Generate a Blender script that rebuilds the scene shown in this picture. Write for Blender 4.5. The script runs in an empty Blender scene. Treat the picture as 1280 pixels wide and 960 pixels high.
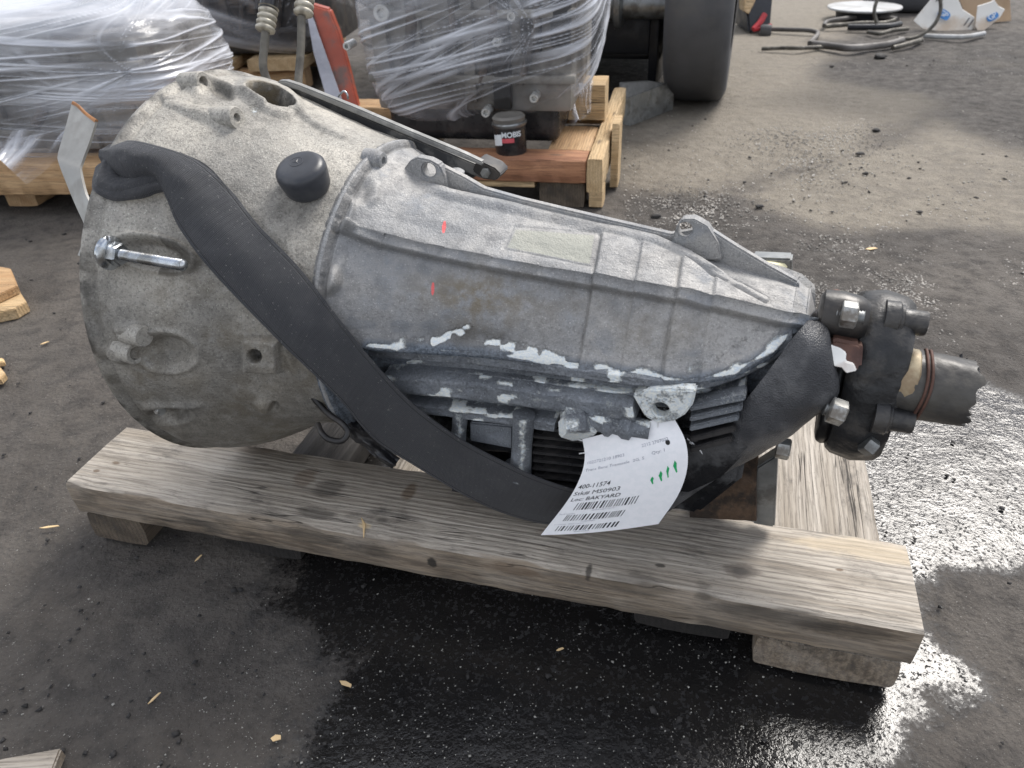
import bpy, bmesh, math, random
import numpy as np
from mathutils import Vector, Matrix
from mathutils.bvhtree import BVHTree
random.seed(7); rng = np.random.default_rng(7)
SC = bpy.context.scene; COL = SC.collection
PI = math.pi

# ------------------------------------------------------------------ camera
PF, TH, RO, CH = 947.0, 0.5947, -0.0439, 0.8
cF = np.array([0, math.cos(TH), -math.sin(TH)])
_r = np.array([1.0, 0, 0]); _u = np.array([0, math.sin(TH), math.cos(TH)])
cR = _r*math.cos(RO) + _u*math.sin(RO); cU = -_r*math.sin(RO) + _u*math.cos(RO)
CAM = np.array([0, 0, CH])
cam = bpy.data.cameras.new('camera'); camo = bpy.data.objects.new('camera', cam); COL.objects.link(camo)
cam.sensor_width = 36; cam.lens = PF/1280*36; cam.clip_start = 0.02; cam.clip_end = 400
camo.matrix_world = Matrix(((cR[0], cU[0], -cF[0], 0), (cR[1], cU[1], -cF[1], 0), (cR[2], cU[2], -cF[2], CH), (0, 0, 0, 1)))
cam.dof.use_dof = True; cam.dof.focus_distance = 0.93; cam.dof.aperture_fstop = 9.0
SC.camera = camo

# ------------------------------------------------------------------ light
SUN_AZ, SUN_EL = math.radians(43), math.radians(50)
w = bpy.data.worlds.new("World"); SC.world = w; w.use_nodes = True
nt = w.node_tree; nt.nodes.clear()
wo = nt.nodes.new('ShaderNodeOutputWorld'); bg = nt.nodes.new('ShaderNodeBackground')
sky = nt.nodes.new('ShaderNodeTexSky'); sky.sky_type = 'NISHITA'; sky.sun_disc = False
sky.sun_elevation = SUN_EL; sky.sun_rotation = SUN_AZ; sky.dust_density = 2.0; sky.air_density = 1.0
tc = nt.nodes.new('ShaderNodeTexCoord'); mp = nt.nodes.new('ShaderNodeMapping'); mp.inputs['Scale'].default_value = (1, 1, 2.2)
nz = nt.nodes.new('ShaderNodeTexNoise'); nz.inputs['Scale'].default_value = 2.3; nz.inputs['Detail'].default_value = 7
rp = nt.nodes.new('ShaderNodeValToRGB'); rp.color_ramp.elements[0].position = 0.36; rp.color_ramp.elements[1].position = 0.62
mx = nt.nodes.new('ShaderNodeMixRGB'); mx.inputs['Color2'].default_value = (11.0, 11.2, 11.8, 1)
nt.links.new(tc.outputs['Generated'], mp.inputs['Vector']); nt.links.new(mp.outputs[0], nz.inputs['Vector'])
nt.links.new(nz.outputs['Fac'], rp.inputs['Fac']); nt.links.new(rp.outputs['Color'], mx.inputs['Fac'])
nt.links.new(sky.outputs[0], mx.inputs['Color1']); nt.links.new(mx.outputs[0], bg.inputs['Color'])
bg.inputs['Strength'].default_value = 0.098
nt.links.new(bg.outputs[0], wo.inputs['Surface'])
sd = Vector((math.sin(SUN_AZ)*math.cos(SUN_EL), math.cos(SUN_AZ)*math.cos(SUN_EL), math.sin(SUN_EL)))
sl = bpy.data.lights.new('sun', 'SUN'); sl.energy = 2.9; sl.angle = math.radians(27); sl.color = (1, .96, .905)
so = bpy.data.objects.new('sun', sl); COL.objects.link(so); so.rotation_euler = sd.to_track_quat('Z', 'Y').to_euler()
so.location = (0, 0, 5)
SC.view_settings.view_transform = 'Standard'; SC.view_settings.look = 'None'; SC.view_settings.gamma = 1
SC.view_settings.exposure = 0.46
SC.cycles.use_denoising = True
SC.cycles.transparent_max_bounces = 16; SC.cycles.max_bounces = 8

# ------------------------------------------------------------------ geometry helpers
def sight(u, v):
    return cF + cR*(u-640)/PF - cU*(v-480)/PF
def onz(u, v, z=0.0):
    d = sight(u, v); return CAM + d*((z-CH)/d[2])
def onplane(u, v, p, n):
    d = sight(u, v); return CAM + d*(np.dot(np.array(p)-CAM, n)/np.dot(d, n))
def atd(u, v, dep):
    return CAM + sight(u, v)*dep
def pix(P):
    P = np.asarray(P, float); D = P - CAM; z = D @ cF
    return 640 + PF*(D @ cR)/z, 480 - PF*(D @ cU)/z, z
WM = {}
def link(name, me, mat=None, parent=None, M=None):
    o = bpy.data.objects.new(name, me); COL.objects.link(o)
    M = M or Matrix.Identity(4)
    if mat is not None and me is not None and not me.materials:
        me.materials.append(mat)
    if parent is not None:
        o.parent = parent; o.matrix_parent_inverse = WM[parent.name].inverted()
    o.matrix_basis = M; WM[o.name] = M.copy()
    return o
def tag(o, label=None, cat=None, group=None, kind=None):
    if label: o['label'] = label
    if cat: o['category'] = cat
    if group: o['group'] = group
    if kind: o['kind'] = kind
    return o
def thing(name, loc, label, cat, group=None):
    return tag(link(name, None, None, None, Matrix.Translation(Vector(loc))), label, cat, group)
def mesh(name, V, F, mat, parent=None, smooth=True, M=None, angle=None):
    """world vertices -> object whose origin is at their centre (or given frame M with local vertices)"""
    V = np.asarray(V, float)
    if M is None:
        c = V.mean(0); V = V - c; M = Matrix.Translation(Vector(c))
    me = bpy.data.meshes.new(name)
    if isinstance(F, np.ndarray):
        k = F.shape[1]; n = len(F)
        me.vertices.add(len(V)); me.vertices.foreach_set('co', V.astype(np.float32).ravel())
        me.loops.add(n*k); me.loops.foreach_set('vertex_index', F.astype(np.int32).ravel())
        me.polygons.add(n); me.polygons.foreach_set('loop_start', np.arange(0, n*k, k, dtype=np.int32))
        me.polygons.foreach_set('loop_total', np.full(n, k, np.int32)); me.update(calc_edges=True)
    else:
        me.from_pydata([tuple(v) for v in V], [], [tuple(int(i) for i in f) for f in F]); me.update()
    if smooth:
        me.polygons.foreach_set('use_smooth', np.ones(len(me.polygons), bool))
        if angle: me.set_sharp_from_angle(angle=math.radians(angle))
    me.update()
    return link(name, me, mat, parent, M)
def bmobj(name, bm, mat, parent=None, M=None, smooth=True, angle=35, bevel=0, seg=2, jitter=0):
    if bevel:
        bmesh.ops.remove_doubles(bm, verts=bm.verts, dist=1e-6)
        es = [e for e in bm.edges if len(e.link_faces) == 2 and e.calc_face_angle(0) > 0.5]
        bmesh.ops.bevel(bm, geom=es, offset=bevel, segments=seg, affect='EDGES', profile=0.6, clamp_overlap=True)
    bmesh.ops.recalc_face_normals(bm, faces=bm.faces)
    me = bpy.data.meshes.new(name)
    if M is None:
        c = sum((v.co for v in bm.verts), Vector())/max(1, len(bm.verts))
        bmesh.ops.translate(bm, verts=bm.verts, vec=-c); M = Matrix.Translation(c)
    bm.to_mesh(me); bm.free()
    if smooth:
        me.polygons.foreach_set('use_smooth', np.ones(len(me.polygons), bool)); me.set_sharp_from_angle(angle=math.radians(angle))
    return link(name, me, mat, parent, M)
def frame(o, x, y=None, z=None):
    x = Vector(x).normalized()
    if z is not None:
        z = Vector(z)
        if abs(z.normalized().dot(x)) > .999: z = Vector((0, 1, 0)) if abs(x[1]) < .9 else Vector((1, 0, 0))
        z = (z - x*z.dot(x)).normalized(); y = z.cross(x)
    else:
        y = Vector(y); y = (y - x*y.dot(x)).normalized(); z = x.cross(y)
    return Matrix((( x[0], y[0], z[0], o[0]), (x[1], y[1], z[1], o[1]), (x[2], y[2], z[2], o[2]), (0, 0, 0, 1)))
def grid_faces(n, m, wrap=False):
    i = np.arange(n-1)[:, None]; j = np.arange(m if wrap else m-1)[None, :]
    a = i*m + j; b = i*m + (j+1) % m
    return np.stack([a, b, b+m, a+m], -1).reshape(-1, 4)
def plank(name, M, L, W, T, mat, parent=None, rough=0.0015, seed=0, bev=0.003, worn=None):
    """a board from local (0,0,0) to (L,W,T), with a denser mesh, rounded arrises and worn uneven edges"""
    nx = max(6, int(L/0.02)); bm = bmesh.new()
    r = random.Random(seed)
    ring = []
    b = bev
    prof = [(b, 0), (W*.33, 0), (W*.66, 0), (W-b, 0), (W, b), (W, T*.5), (W, T-b), (W-b, T), (W*.66, T), (W*.33, T), (b, T), (0, T-b), (0, T*.5), (0, b)]
    off = [r.uniform(-1, 1) for _ in prof]
    ph = r.uniform(0, 50)
    for i in range(nx+1):
        x = L*i/nx; rr = []
        for k, (y, z) in enumerate(prof):
            e = 1.0 if (y in (b, W-b, 0, W) and z in (0, T, b, T-b)) else .3
            n1 = math.sin(x*23+ph+k)*.4 + math.sin(x*61+k*2.1+ph)*.35 + r.uniform(-.5, .5)
            dy = (W/2-y)/W*2*rough*e*(0.5+abs(n1)); dz = (T/2-z)/T*2*rough*e*(0.5+abs(n1*.8))
            xx = x
            if i in (0, nx): xx += (1 if i == 0 else -1)*rough*(abs(off[k])+abs(y/W-.5)*1.2)
            rr.append(bm.verts.new((xx, y+dy, z+dz)))
        ring.append(rr)
    m = len(prof)
    for i in range(nx):
        for k in range(m):
            bm.faces.new((ring[i][k], ring[i][(k+1) % m], ring[i+1][(k+1) % m], ring[i+1][k]))
    bm.faces.new(ring[0]); bm.faces.new(ring[-1])
    return bmobj(name, bm, mat, parent, M, smooth=True, angle=40)
def box_bm(x0, x1, y0, y1, z0, z1, bm=None):
    bm = bm or bmesh.new()
    vs = [bm.verts.new(p) for p in ((x0,y0,z0),(x1,y0,z0),(x1,y1,z0),(x0,y1,z0),(x0,y0,z1),(x1,y0,z1),(x1,y1,z1),(x0,y1,z1))]
    for f in ((0,3,2,1),(4,5,6,7),(0,1,5,4),(1,2,6,5),(2,3,7,6),(3,0,4,7)): bm.faces.new([vs[i] for i in f])
    return bm
def box(name, M, dims, mat, parent=None, bevel=0.003):
    return bmobj(name, box_bm(*dims), mat, parent, M, bevel=bevel)
def smooth_path(P, n):
    P = np.asarray(P, float); m = len(P)
    d = np.r_[0, np.cumsum(np.linalg.norm(np.diff(P[:, :3], axis=0), axis=1)+1e-9)]
    t = np.linspace(0, d[-1], n); out = np.zeros((n, P.shape[1]))
    T = np.zeros_like(P)
    for i in range(m):
        a = max(0, i-1); b = min(m-1, i+1); T[i] = (P[b]-P[a])/(d[b]-d[a])
    for j, s in enumerate(t):
        i = min(m-2, max(0, int(np.searchsorted(d, s)-1))); h = d[i+1]-d[i]; x = (s-d[i])/h
        out[j] = (2*x**3-3*x**2+1)*P[i] + (x**3-2*x**2+x)*h*T[i] + (-2*x**3+3*x**2)*P[i+1] + (x**3-x**2)*h*T[i+1]
    return out
def tube(name, pts, rad, mat, parent=None, seg=16, n=None, cap=True, smoothp=True):
    pts = np.asarray(pts, float)
    rad = np.full(len(pts), rad) if np.isscalar(rad) else np.asarray(rad, float)
    Q = np.c_[pts, rad]
    if smoothp and len(pts) > 2: Q = smooth_path(Q, n or len(pts)*8)
    C = Q[:, :3]; R = Q[:, 3]; T = np.gradient(C, axis=0); T /= np.linalg.norm(T, axis=1)[:, None]+1e-12
    a = np.array([0, 0, 1.0]) if abs(T[0][2]) < .9 else np.array([1.0, 0, 0])
    V = []; x = np.cross(T[0], a); x /= np.linalg.norm(x)
    for i in range(len(C)):
        x = x - T[i]*np.dot(x, T[i]); x /= np.linalg.norm(x); y = np.cross(T[i], x)
        for k in range(seg):
            an = 2*PI*k/seg; V.append(C[i] + R[i]*(math.cos(an)*x + math.sin(an)*y))
    F = [tuple(f) for f in grid_faces(len(C), seg, True)]
    if cap: F += [tuple(range(seg))[::-1], tuple(range((len(C)-1)*seg, len(C)*seg))]
    return mesh(name, V, F, mat, parent, True, angle=50)
def lathe(name, M, prof, mat, parent=None, seg=32, sides=None, cap=True, angle=35):
    """profile [(x, r)] revolved about the local X axis of M"""
    seg = sides or seg; V = []
    for x, r in prof:
        for k in range(seg):
            a = 2*PI*k/seg; V.append((x, r*math.cos(a), r*math.sin(a)))
    F = [tuple(f) for f in grid_faces(len(prof), seg, True)]
    if cap: F += [tuple(range(seg))[::-1], tuple(range((len(prof)-1)*seg, len(prof)*seg))]
    me_o = mesh(name, V, F, mat, parent, True, M, angle=angle if not sides else 20)
    return me_o
def prism(name, poly, thick, mat, parent=None, holes=(), M=None, bevel=0.0015, seg=2, keep_world=False):
    """poly: world points on a plane (with holes as point loops), extruded by vector thick"""
    poly = [Vector(p) for p in poly]; thick = Vector(thick)
    bm = bmesh.new()
    loops = [poly] + [[Vector(p) for p in h] for h in holes]; es = []
    for lp in loops:
        vs = [bm.verts.new(p) for p in lp]
        es += [bm.edges.new((vs[i], vs[(i+1) % len(vs)])) for i in range(len(vs))]
    if holes:
        bmesh.ops.triangle_fill(bm, use_beauty=True, edges=es)
    else:
        bm.faces.new(bm.verts[:])
    fs = bm.faces[:]
    r = bmesh.ops.extrude_face_region(bm, geom=fs)
    bmesh.ops.translate(bm, verts=[e for e in r['geom'] if isinstance(e, bmesh.types.BMVert)], vec=thick)
    bmesh.ops.recalc_face_normals(bm, faces=bm.faces)
    if bevel:
        es = [e for e in bm.edges if len(e.link_faces) == 2 and e.calc_face_angle(0) > 0.6]
        bmesh.ops.bevel(bm, geom=es, offset=bevel, segments=seg, affect='EDGES', clamp_overlap=True)
    return bmobj(name, bm, mat, parent, M, angle=30)

# value noise on numpy arrays
_perm = rng.random((64, 64, 64)).astype(np.float32)
def vnoise(x, y, z=0.0):
    x, y, z = np.broadcast_arrays(np.asarray(x, float), np.asarray(y, float), np.asarray(z, float))
    xi = np.floor(x).astype(int); yi = np.floor(y).astype(int); zi = np.floor(z).astype(int)
    fx = x-xi; fy = y-yi; fz = z-zi
    fx = fx*fx*(3-2*fx); fy = fy*fy*(3-2*fy); fz = fz*fz*(3-2*fz)
    g = lambda a, b, c: _perm[(xi+a) & 63, (yi+b) & 63, (zi+c) & 63]
    return ((g(0,0,0)*(1-fx)+g(1,0,0)*fx)*(1-fy)+(g(0,1,0)*(1-fx)+g(1,1,0)*fx)*fy)*(1-fz) + \
           ((g(0,0,1)*(1-fx)+g(1,0,1)*fx)*(1-fy)+(g(0,1,1)*(1-fx)+g(1,1,1)*fx)*fy)*fz
def fbm(x, y, z=0.0, o=4):
    s = 0; a = 1; t = 0
    for i in range(o):
        s = s + a*(vnoise(x*2**i+i*7.3, y*2**i+i*3.1, z*2**i)-.5)*2; t += a; a *= .5
    return s/t
def sstep(a, b, x):
    t = np.clip((x-a)/(b-a), 0, 1); return t*t*(3-2*t)
def pdist(U, V, pl, closed=False):
    """distance in the plane to a polyline, with the fraction along it and the side (positive = below/right)"""
    pl = np.asarray(pl, float)
    if closed: pl = np.vstack([pl, pl[:1]])
    best = np.full(U.shape, 1e9); along = np.zeros(U.shape); side = np.zeros(U.shape)
    L = np.r_[0, np.cumsum(np.hypot(*np.diff(pl, axis=0).T))]
    for i in range(len(pl)-1):
        a, b = pl[i], pl[i+1]; d = b-a; l2 = d@d
        t = np.clip(((U-a[0])*d[0]+(V-a[1])*d[1])/l2, 0, 1)
        dx = U-a[0]-t*d[0]; dy = V-a[1]-t*d[1]; ds = np.hypot(dx, dy)
        m = ds < best; best = np.where(m, ds, best); along = np.where(m, (L[i]+t*(L[i+1]-L[i]))/L[-1], along)
        side = np.where(m, np.sign(d[0]*dy-d[1]*dx), side)
    return best, along, side
def inpoly(U, V, pl):
    pl = np.asarray(pl, float); ins = np.zeros(U.shape, bool); n = len(pl)
    for i in range(n):
        x0, y0 = pl[i]; x1, y1 = pl[(i+1) % n]
        c = ((y0 > V) != (y1 > V)) & (U < (x1-x0)*(V-y0)/(y1-y0+1e-12)+x0); ins ^= c
    return ins
def sdf(U, V, pl):
    d, _, _ = pdist(U, V, pl, True); return np.where(inpoly(U, V, pl), -d, d)
def attr(o, name, vals):
    a = o.data.attributes.new(name, 'FLOAT', 'POINT'); a.data.foreach_set('value', np.asarray(vals, np.float32).ravel())

# ------------------------------------------------------------------ materials
class NG:
    def __init__(s, name):
        s.m = bpy.data.materials.new(name); s.m.use_nodes = True; s.t = s.m.node_tree; s.t.nodes.clear()
        s.out = s.t.nodes.new('ShaderNodeOutputMaterial'); s.b = s.t.nodes.new('ShaderNodeBsdfPrincipled')
        s.l(s.b.outputs[0], s.out.inputs[0]); s.tc = s.t.nodes.new('ShaderNodeTexCoord')
    def l(s, a, b): s.t.links.new(a, b)
    def set(s, sock, v):
        if isinstance(v, bpy.types.NodeSocket): s.l(v, sock)
        elif v is not None:
            if sock.type == 'RGBA' and len(v) == 3: v = (*v, 1)
            sock.default_value = v
    def coord(s, kind='Object', scale=(1, 1, 1)):
        m = s.t.nodes.new('ShaderNodeMapping'); m.inputs['Scale'].default_value = scale
        s.l(s.tc.outputs[kind], m.inputs[0]); return m.outputs[0]
    def noise(s, co, scale, detail=5, rough=.55, dist=0):
        n = s.t.nodes.new('ShaderNodeTexNoise'); s.l(co, n.inputs['Vector']); n.inputs['Scale'].default_value = scale
        n.inputs['Detail'].default_value = detail; n.inputs['Roughness'].default_value = rough; n.inputs['Distortion'].default_value = dist
        return n.outputs['Fac']
    def voro(s, co, scale, feature='F1', rnd=1):
        n = s.t.nodes.new('ShaderNodeTexVoronoi'); s.l(co, n.inputs['Vector']); n.inputs['Scale'].default_value = scale; n.feature = feature
        n.inputs['Randomness'].default_value = rnd
        return n.outputs['Distance']
    def ramp(s, f, a, b, ca=0.0, cb=1.0):
        n = s.t.nodes.new('ShaderNodeMapRange'); n.interpolation_type = 'SMOOTHSTEP'
        s.set(n.inputs['Value'], f); n.inputs['From Min'].default_value = a; n.inputs['From Max'].default_value = b
        n.inputs['To Min'].default_value = ca; n.inputs['To Max'].default_value = cb; return n.outputs[0]
    def mix(s, f, a, b, mode='MIX'):
        n = s.t.nodes.new('ShaderNodeMixRGB'); n.blend_type = mode
        s.set(n.inputs[0], f); s.set(n.inputs[1], a); s.set(n.inputs[2], b); return n.outputs[0]
    def math(s, op, a, b=None, clamp=False):
        n = s.t.nodes.new('ShaderNodeMath'); n.operation = op; n.use_clamp = clamp
        s.set(n.inputs[0], a)
        if b is not None: s.set(n.inputs[1], b)
        return n.outputs[0]
    def attr(s, name):
        n = s.t.nodes.new('ShaderNodeAttribute'); n.attribute_name = name; return n.outputs['Fac']
    def point(s):
        n = s.t.nodes.new('ShaderNodeNewGeometry'); return n.outputs['Pointiness']
    def bump(s, h, dist=.001, strength=1, prev=None):
        n = s.t.nodes.new('ShaderNodeBump'); n.inputs['Distance'].default_value = dist; n.inputs['Strength'].default_value = strength
        s.l(h, n.inputs['Height'])
        if prev is not None: s.l(prev, n.inputs['Normal'])
        return n.outputs[0]
    def fin(s, col=None, rough=None, metal=None, normal=None, **kw):
        s.set(s.b.inputs['Base Color'], col); s.set(s.b.inputs['Roughness'], rough); s.set(s.b.inputs['Metallic'], metal)
        if normal is not None: s.l(normal, s.b.inputs['Normal'])
        for k, v in kw.items(): s.set(s.b.inputs[k.replace('_', ' ')], v)
        return s.m
def simple(name, col, rough=.5, metal=0, var=.25, scale=60, bump=.0004, col2=None, dirt=None, dirt_amt=.5):
    g = NG(name); co = g.coord(); n = g.noise(co, scale, 6); n2 = g.noise(co, scale*.22, 4)
    c = g.mix(g.ramp(n2, .35, .65), tuple(x*(1-var) for x in col), tuple(min(1, x*(1+var)) for x in (col2 or col)))
    c = g.mix(g.ramp(n, .4, .7, 0, .35), c, tuple(x*.6 for x in col))
    if dirt: c = g.mix(g.math('MULTIPLY', g.ramp(g.noise(co, scale*.35, 7, .65), .48, .62), dirt_amt), c, dirt)
    return g.fin(c, g.ramp(n, .3, .7, max(.02, rough-.12), min(1, rough+.12)), metal, g.bump(n, bump))
def wood(name, light, dark, grime_shade=(.05, .045, .04), gr=.4, weather=.0, rings=40, spots=()):
    """timber: grain runs along local X"""
    g = NG(name); co = g.coord('Object', (1, 1, 1)); st = g.coord('Object', (.55, 9, 9))
    warp = g.noise(g.coord('Object', (1.2, 5, 5)), 2.2, 3)
    v = g.t.nodes.new('ShaderNodeMixRGB'); v.inputs[0].default_value = .12
    wv = g.t.nodes.new('ShaderNodeTexWave'); wv.wave_type = 'BANDS'; wv.bands_direction = 'Y'
    g.l(g.coord('Object', (.25, 1, .8)), wv.inputs['Vector'])
    wv.inputs['Scale'].default_value = rings; wv.inputs['Distortion'].default_value = 5; wv.inputs['Detail'].default_value = 3; wv.inputs['Detail Scale'].default_value = .9
    fine = g.noise(g.coord('Object', (2.4, 62, 62)), 6, 4, .7)
    med = g.noise(st, 4, 6, .6)
    c = g.mix(g.ramp(med, .3, .7), light, dark)
    c = g.mix(g.ramp(wv.outputs['Fac'], .45, 1, 0, .35), c, tuple(x*.62 for x in dark))
    side = g.t.nodes.new('ShaderNodeSeparateXYZ'); g.l(g.tc.outputs['Normal'], side.inputs[0])
    sf = g.math('MULTIPLY', g.ramp(g.math('ABSOLUTE', side.outputs[2]), .35, .8, 1, 0), g.ramp(g.noise(g.coord('Object', (1.5, 6, 6)), 4, 6, .65), .3, .6, .55, 1))
    c = g.mix(g.math('MULTIPLY', sf, weather), c, g.mix(g.ramp(g.noise(g.coord('Object', (2.5, 26, 26)), 5, 7, .7), .40, .60), tuple(a*b for a, b in zip(dark, (.78, .70, .60))), tuple(a*b for a, b in zip(dark, (.30, .25, .21)))))
    c = g.mix(g.ramp(fine, .47, .63, 0, .60), c, tuple(x*.42 for x in dark))
    c = g.mix(g.ramp(g.noise(g.coord('Object', (14, 60, 60)), 6, 4, .7), .60, .70, 0, .55), c, tuple(x*.3 for x in dark))
    gm = g.noise(g.coord('Object', (.8, 1.8, 1.8)), 9, 9, .75, .15)
    c = g.mix(g.ramp(gm, .66-gr*.25, .80-gr*.12, 0, .8), c, grime_shade)
    kn = g.voro(g.coord('Object', (2.6, 8, 8)), 1.5)
    c = g.mix(g.ramp(kn, .03, .13, .75, 0), c, (.07, .05, .035))
    for (sx_, sy_, sz_), (rx, ry, rz), col_, amt_ in spots:
        mp_ = g.t.nodes.new('ShaderNodeMapping'); mp_.vector_type = 'POINT'; g.l(g.tc.outputs['Object'], mp_.inputs[0])
        mp_.inputs['Location'].default_value = (-sx_/rx, -sy_/ry, -sz_/rz); mp_.inputs['Scale'].default_value = (1/rx, 1/ry, 1/rz)
        ln_ = g.t.nodes.new('ShaderNodeVectorMath'); ln_.operation = 'LENGTH'; g.l(mp_.outputs[0], ln_.inputs[0])
        dd = g.math('ADD', ln_.outputs['Value'], g.math('MULTIPLY', g.math('SUBTRACT', gm, .5), 3.2))
        c = g.mix(g.ramp(dd, .55, 1.15, amt_, 0), c, col_)
    crack = g.noise(g.coord('Object', (.5, 16, 16)), 2.4, 3, .5)
    cr = g.math('MULTIPLY', g.ramp(g.math('ABSOLUTE', g.math('SUBTRACT', crack, .5)), 0, .007, 1, 0), g.ramp(g.noise(g.coord(), 5, 3), .48, .56))
    c = g.mix(g.math('MULTIPLY', cr, .75), c, (.02, .017, .014))
    h = g.math('ADD', g.math('MULTIPLY', fine, .6), g.math('SUBTRACT', g.math('MULTIPLY', wv.outputs['Fac'], -.25), g.math('MULTIPLY', cr, .9)))
    return g.fin(c, g.ramp(med, .3, .7, .62, .85), 0, g.bump(h, .0026))
MT = {}
def cast(name, base, dust, dark, speck=.5):
    """sand cast aluminium with dust, stains, painted shade, white corrosion and paint marks read from vertex masks"""
    g = NG(name); co = g.coord()
    fine = g.noise(co, 330, 5, .75); mid = g.noise(co, 60, 6, .62); big = g.noise(co, 9, 6, .6, .3)
    sp = g.voro(co, 520)
    c = g.mix(g.ramp(big, .35, .65), base, dust)
    c = g.mix(g.ramp(mid, .45, .75, 0, .38), c, dark)
    c = g.mix(g.ramp(fine, .47, .64, 0, .55 if name == 'bell_cast' else .34), c, tuple(x*.5 for x in dark))
    c = g.mix(g.ramp(g.noise(co, 620, 2, .5), .60, .74, 0, speck), c, tuple(min(.75, x*1.7) for x in dust))
    c = g.mix(g.ramp(g.math('MULTIPLY', g.ramp(g.noise(co, 14, 5, .6), .45, .7), g.ramp(mid, .3, .7)), .1, .7, 0, .3), c, (.30, .33, .37) if name != 'bell_cast' else dust)
    gm = g.math('MULTIPLY', g.attr('grime_shade'), g.ramp(mid, .2, .6, .55, 1), True)
    c = g.mix(gm, c, (.045, .043, .04))  # mask holds real grime plus shade painted in recesses and under parts
    c = g.mix(g.math('MULTIPLY', g.attr('brown'), g.ramp(mid, .3, .6), True), c, (.17, .13, .07))
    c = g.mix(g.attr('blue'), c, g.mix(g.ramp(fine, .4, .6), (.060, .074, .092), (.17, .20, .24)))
    cn = g.noise(co, 75, 9, .8)
    cm = g.ramp(g.math('ADD', g.attr('corr'), g.math('MULTIPLY', g.math('SUBTRACT', cn, .5), 1.7)), .46, .72)
    c = g.mix(cm, c, g.mix(g.ramp(fine, .35, .7), (.78, .78, .72), (.55, .62, .68)))
    cm = g.math('MAXIMUM', cm, g.math('MULTIPLY', g.ramp(g.math('ADD', g.attr('corr'), g.math('MULTIPLY', g.math('SUBTRACT', g.math('ADD', g.math('MULTIPLY', cn, .5), g.math('MULTIPLY', fine, .5)), .5), 2.0)), .25, .75), .6))
    pm = g.ramp(g.math('ADD', g.attr('paint'), g.math('MULTIPLY', g.math('SUBTRACT', g.noise(co, 260, 3), .5), .6)), .45, .55)
    c = g.mix(g.math('MULTIPLY', pm, .85), c, (.75, .12, .12))
    c = g.mix(g.math('MULTIPLY', g.attr('plate'), .62), c, g.mix(g.ramp(mid, .35, .65), (.27, .275, .225), (.37, .375, .315)))
    h = g.math('ADD', g.math('MULTIPLY', fine, .5), g.math('ADD', g.math('MULTIPLY', sp, .35), g.math('MULTIPLY', cm, 1.2)))
    return g.fin(c, g.ramp(mid, .3, .7, .5, .75), g.math('MULTIPLY', g.math('SUBTRACT', 1.0, cm), .22), g.bump(h, .0011), Specular_IOR_Level=.4)
MT['bell'] = cast('bell_cast', (.33, .315, .285), (.475, .445, .39), (.16, .155, .147), .6)
MT['case'] = cast('case_cast', (.25, .255, .26), (.355, .345, .33), (.14, .14, .145), .55)
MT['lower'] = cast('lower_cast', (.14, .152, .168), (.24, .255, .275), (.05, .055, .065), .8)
MT['blackplastic'] = simple('black_plastic', (.018, .018, .02), .32, 0, .2, 40, .0003, dirt=(.12, .11, .1), dirt_amt=.25)
MT['rubber'] = simple('worn_rubber', (.016, .0165, .018), .42, 0, .35, 60, .0022, dirt=(.075, .068, .06), dirt_amt=.6)
MT['cap'] = simple('cap_rubber', (.035, .038, .046), .42, 0, .15, 50, .0002, dirt=(.1, .1, .1), dirt_amt=.2)
MT['zinc'] = simple('zinc_plate', (.50, .53, .56), .22, .95, .2, 90, .0003, dirt=(.16, .145, .11), dirt_amt=.6)
MT['nutmetal'] = simple('nut_metal', (.42, .42, .40), .42, .6, .25, 90, .0006, dirt=(.12, .095, .07), dirt_amt=.8)
MT['steel'] = simple('dull_steel', (.27, .28, .28), .42, .8, .2, 55, .0004, dirt=(.09, .08, .07), dirt_amt=.6)
MT['pipe'] = simple('dirty_pipe', (.13, .12, .10), .6, .35, .3, 70, .0006, dirt=(.05, .045, .04), dirt_amt=.7)
MT['collar'] = simple('collar_metal', (.46, .43, .36), .5, .5, .2, 90, .0006, dirt=(.14, .12, .1), dirt_amt=.6)
MT['arm'] = simple('arm_cast', (.05, .052, .055), .55, .2, .3, 70, .0008, dirt=(.3, .29, .27), dirt_amt=.45)
MT['armtop'] = simple('arm_top', (.26, .26, .25), .55, .3, .2, 80, .0006, dirt=(.1, .1, .1), dirt_amt=.4)
MT['rust'] = MT['burnt'] = simple('burnt_brown', (.08, .048, .028), .8, 0, .5, 70, .003, dirt=(.02, .015, .012), dirt_amt=.9); MT['rust'] = simple('rusty_steel', (.10, .05, .036), .62, .35, .35, 60, .001, dirt=(.05, .03, .03), dirt_amt=.6)
MT['darkiron'] = simple('dark_iron', (.020, .019, .019), .4, .25, .3, 55, .0007, dirt=(.12, .105, .09), dirt_amt=.3)
MT['tubeiron'] = simple('shaft_tube', (.038, .036, .034), .5, .1, .4, 45, .0018, dirt=(.085, .078, .066), dirt_amt=.6)
MT['brass'] = simple('pale_brass', (.36, .30, .20), .5, .3, .25, 60, .0006, dirt=(.2, .13, .07), dirt_amt=.7)
MT['whitepaint'] = simple('chalky_white', (.78, .78, .75), .6, 0, .06, 60, .0006, dirt=(.4, .3, .25), dirt_amt=.5)
MT['cream'] = simple('cream_plastic', (.85, .78, .5), .4, 0, .04, 40, .0001)
MT['bracket'] = simple('bracket_steel', (.34, .335, .315), .45, .45, .12, 40, .0005, dirt=(.25, .24, .22), dirt_amt=.5)
MT['edgerust'] = simple('edge_rust', (.36, .17, .07), .7, .1, .3, 90, .0008)
MT['oil'] = simple('oily_black', (.012, .012, .013), .25, 0, .3, 45, .0012, dirt=(.3, .3, .3), dirt_amt=.22)
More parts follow.
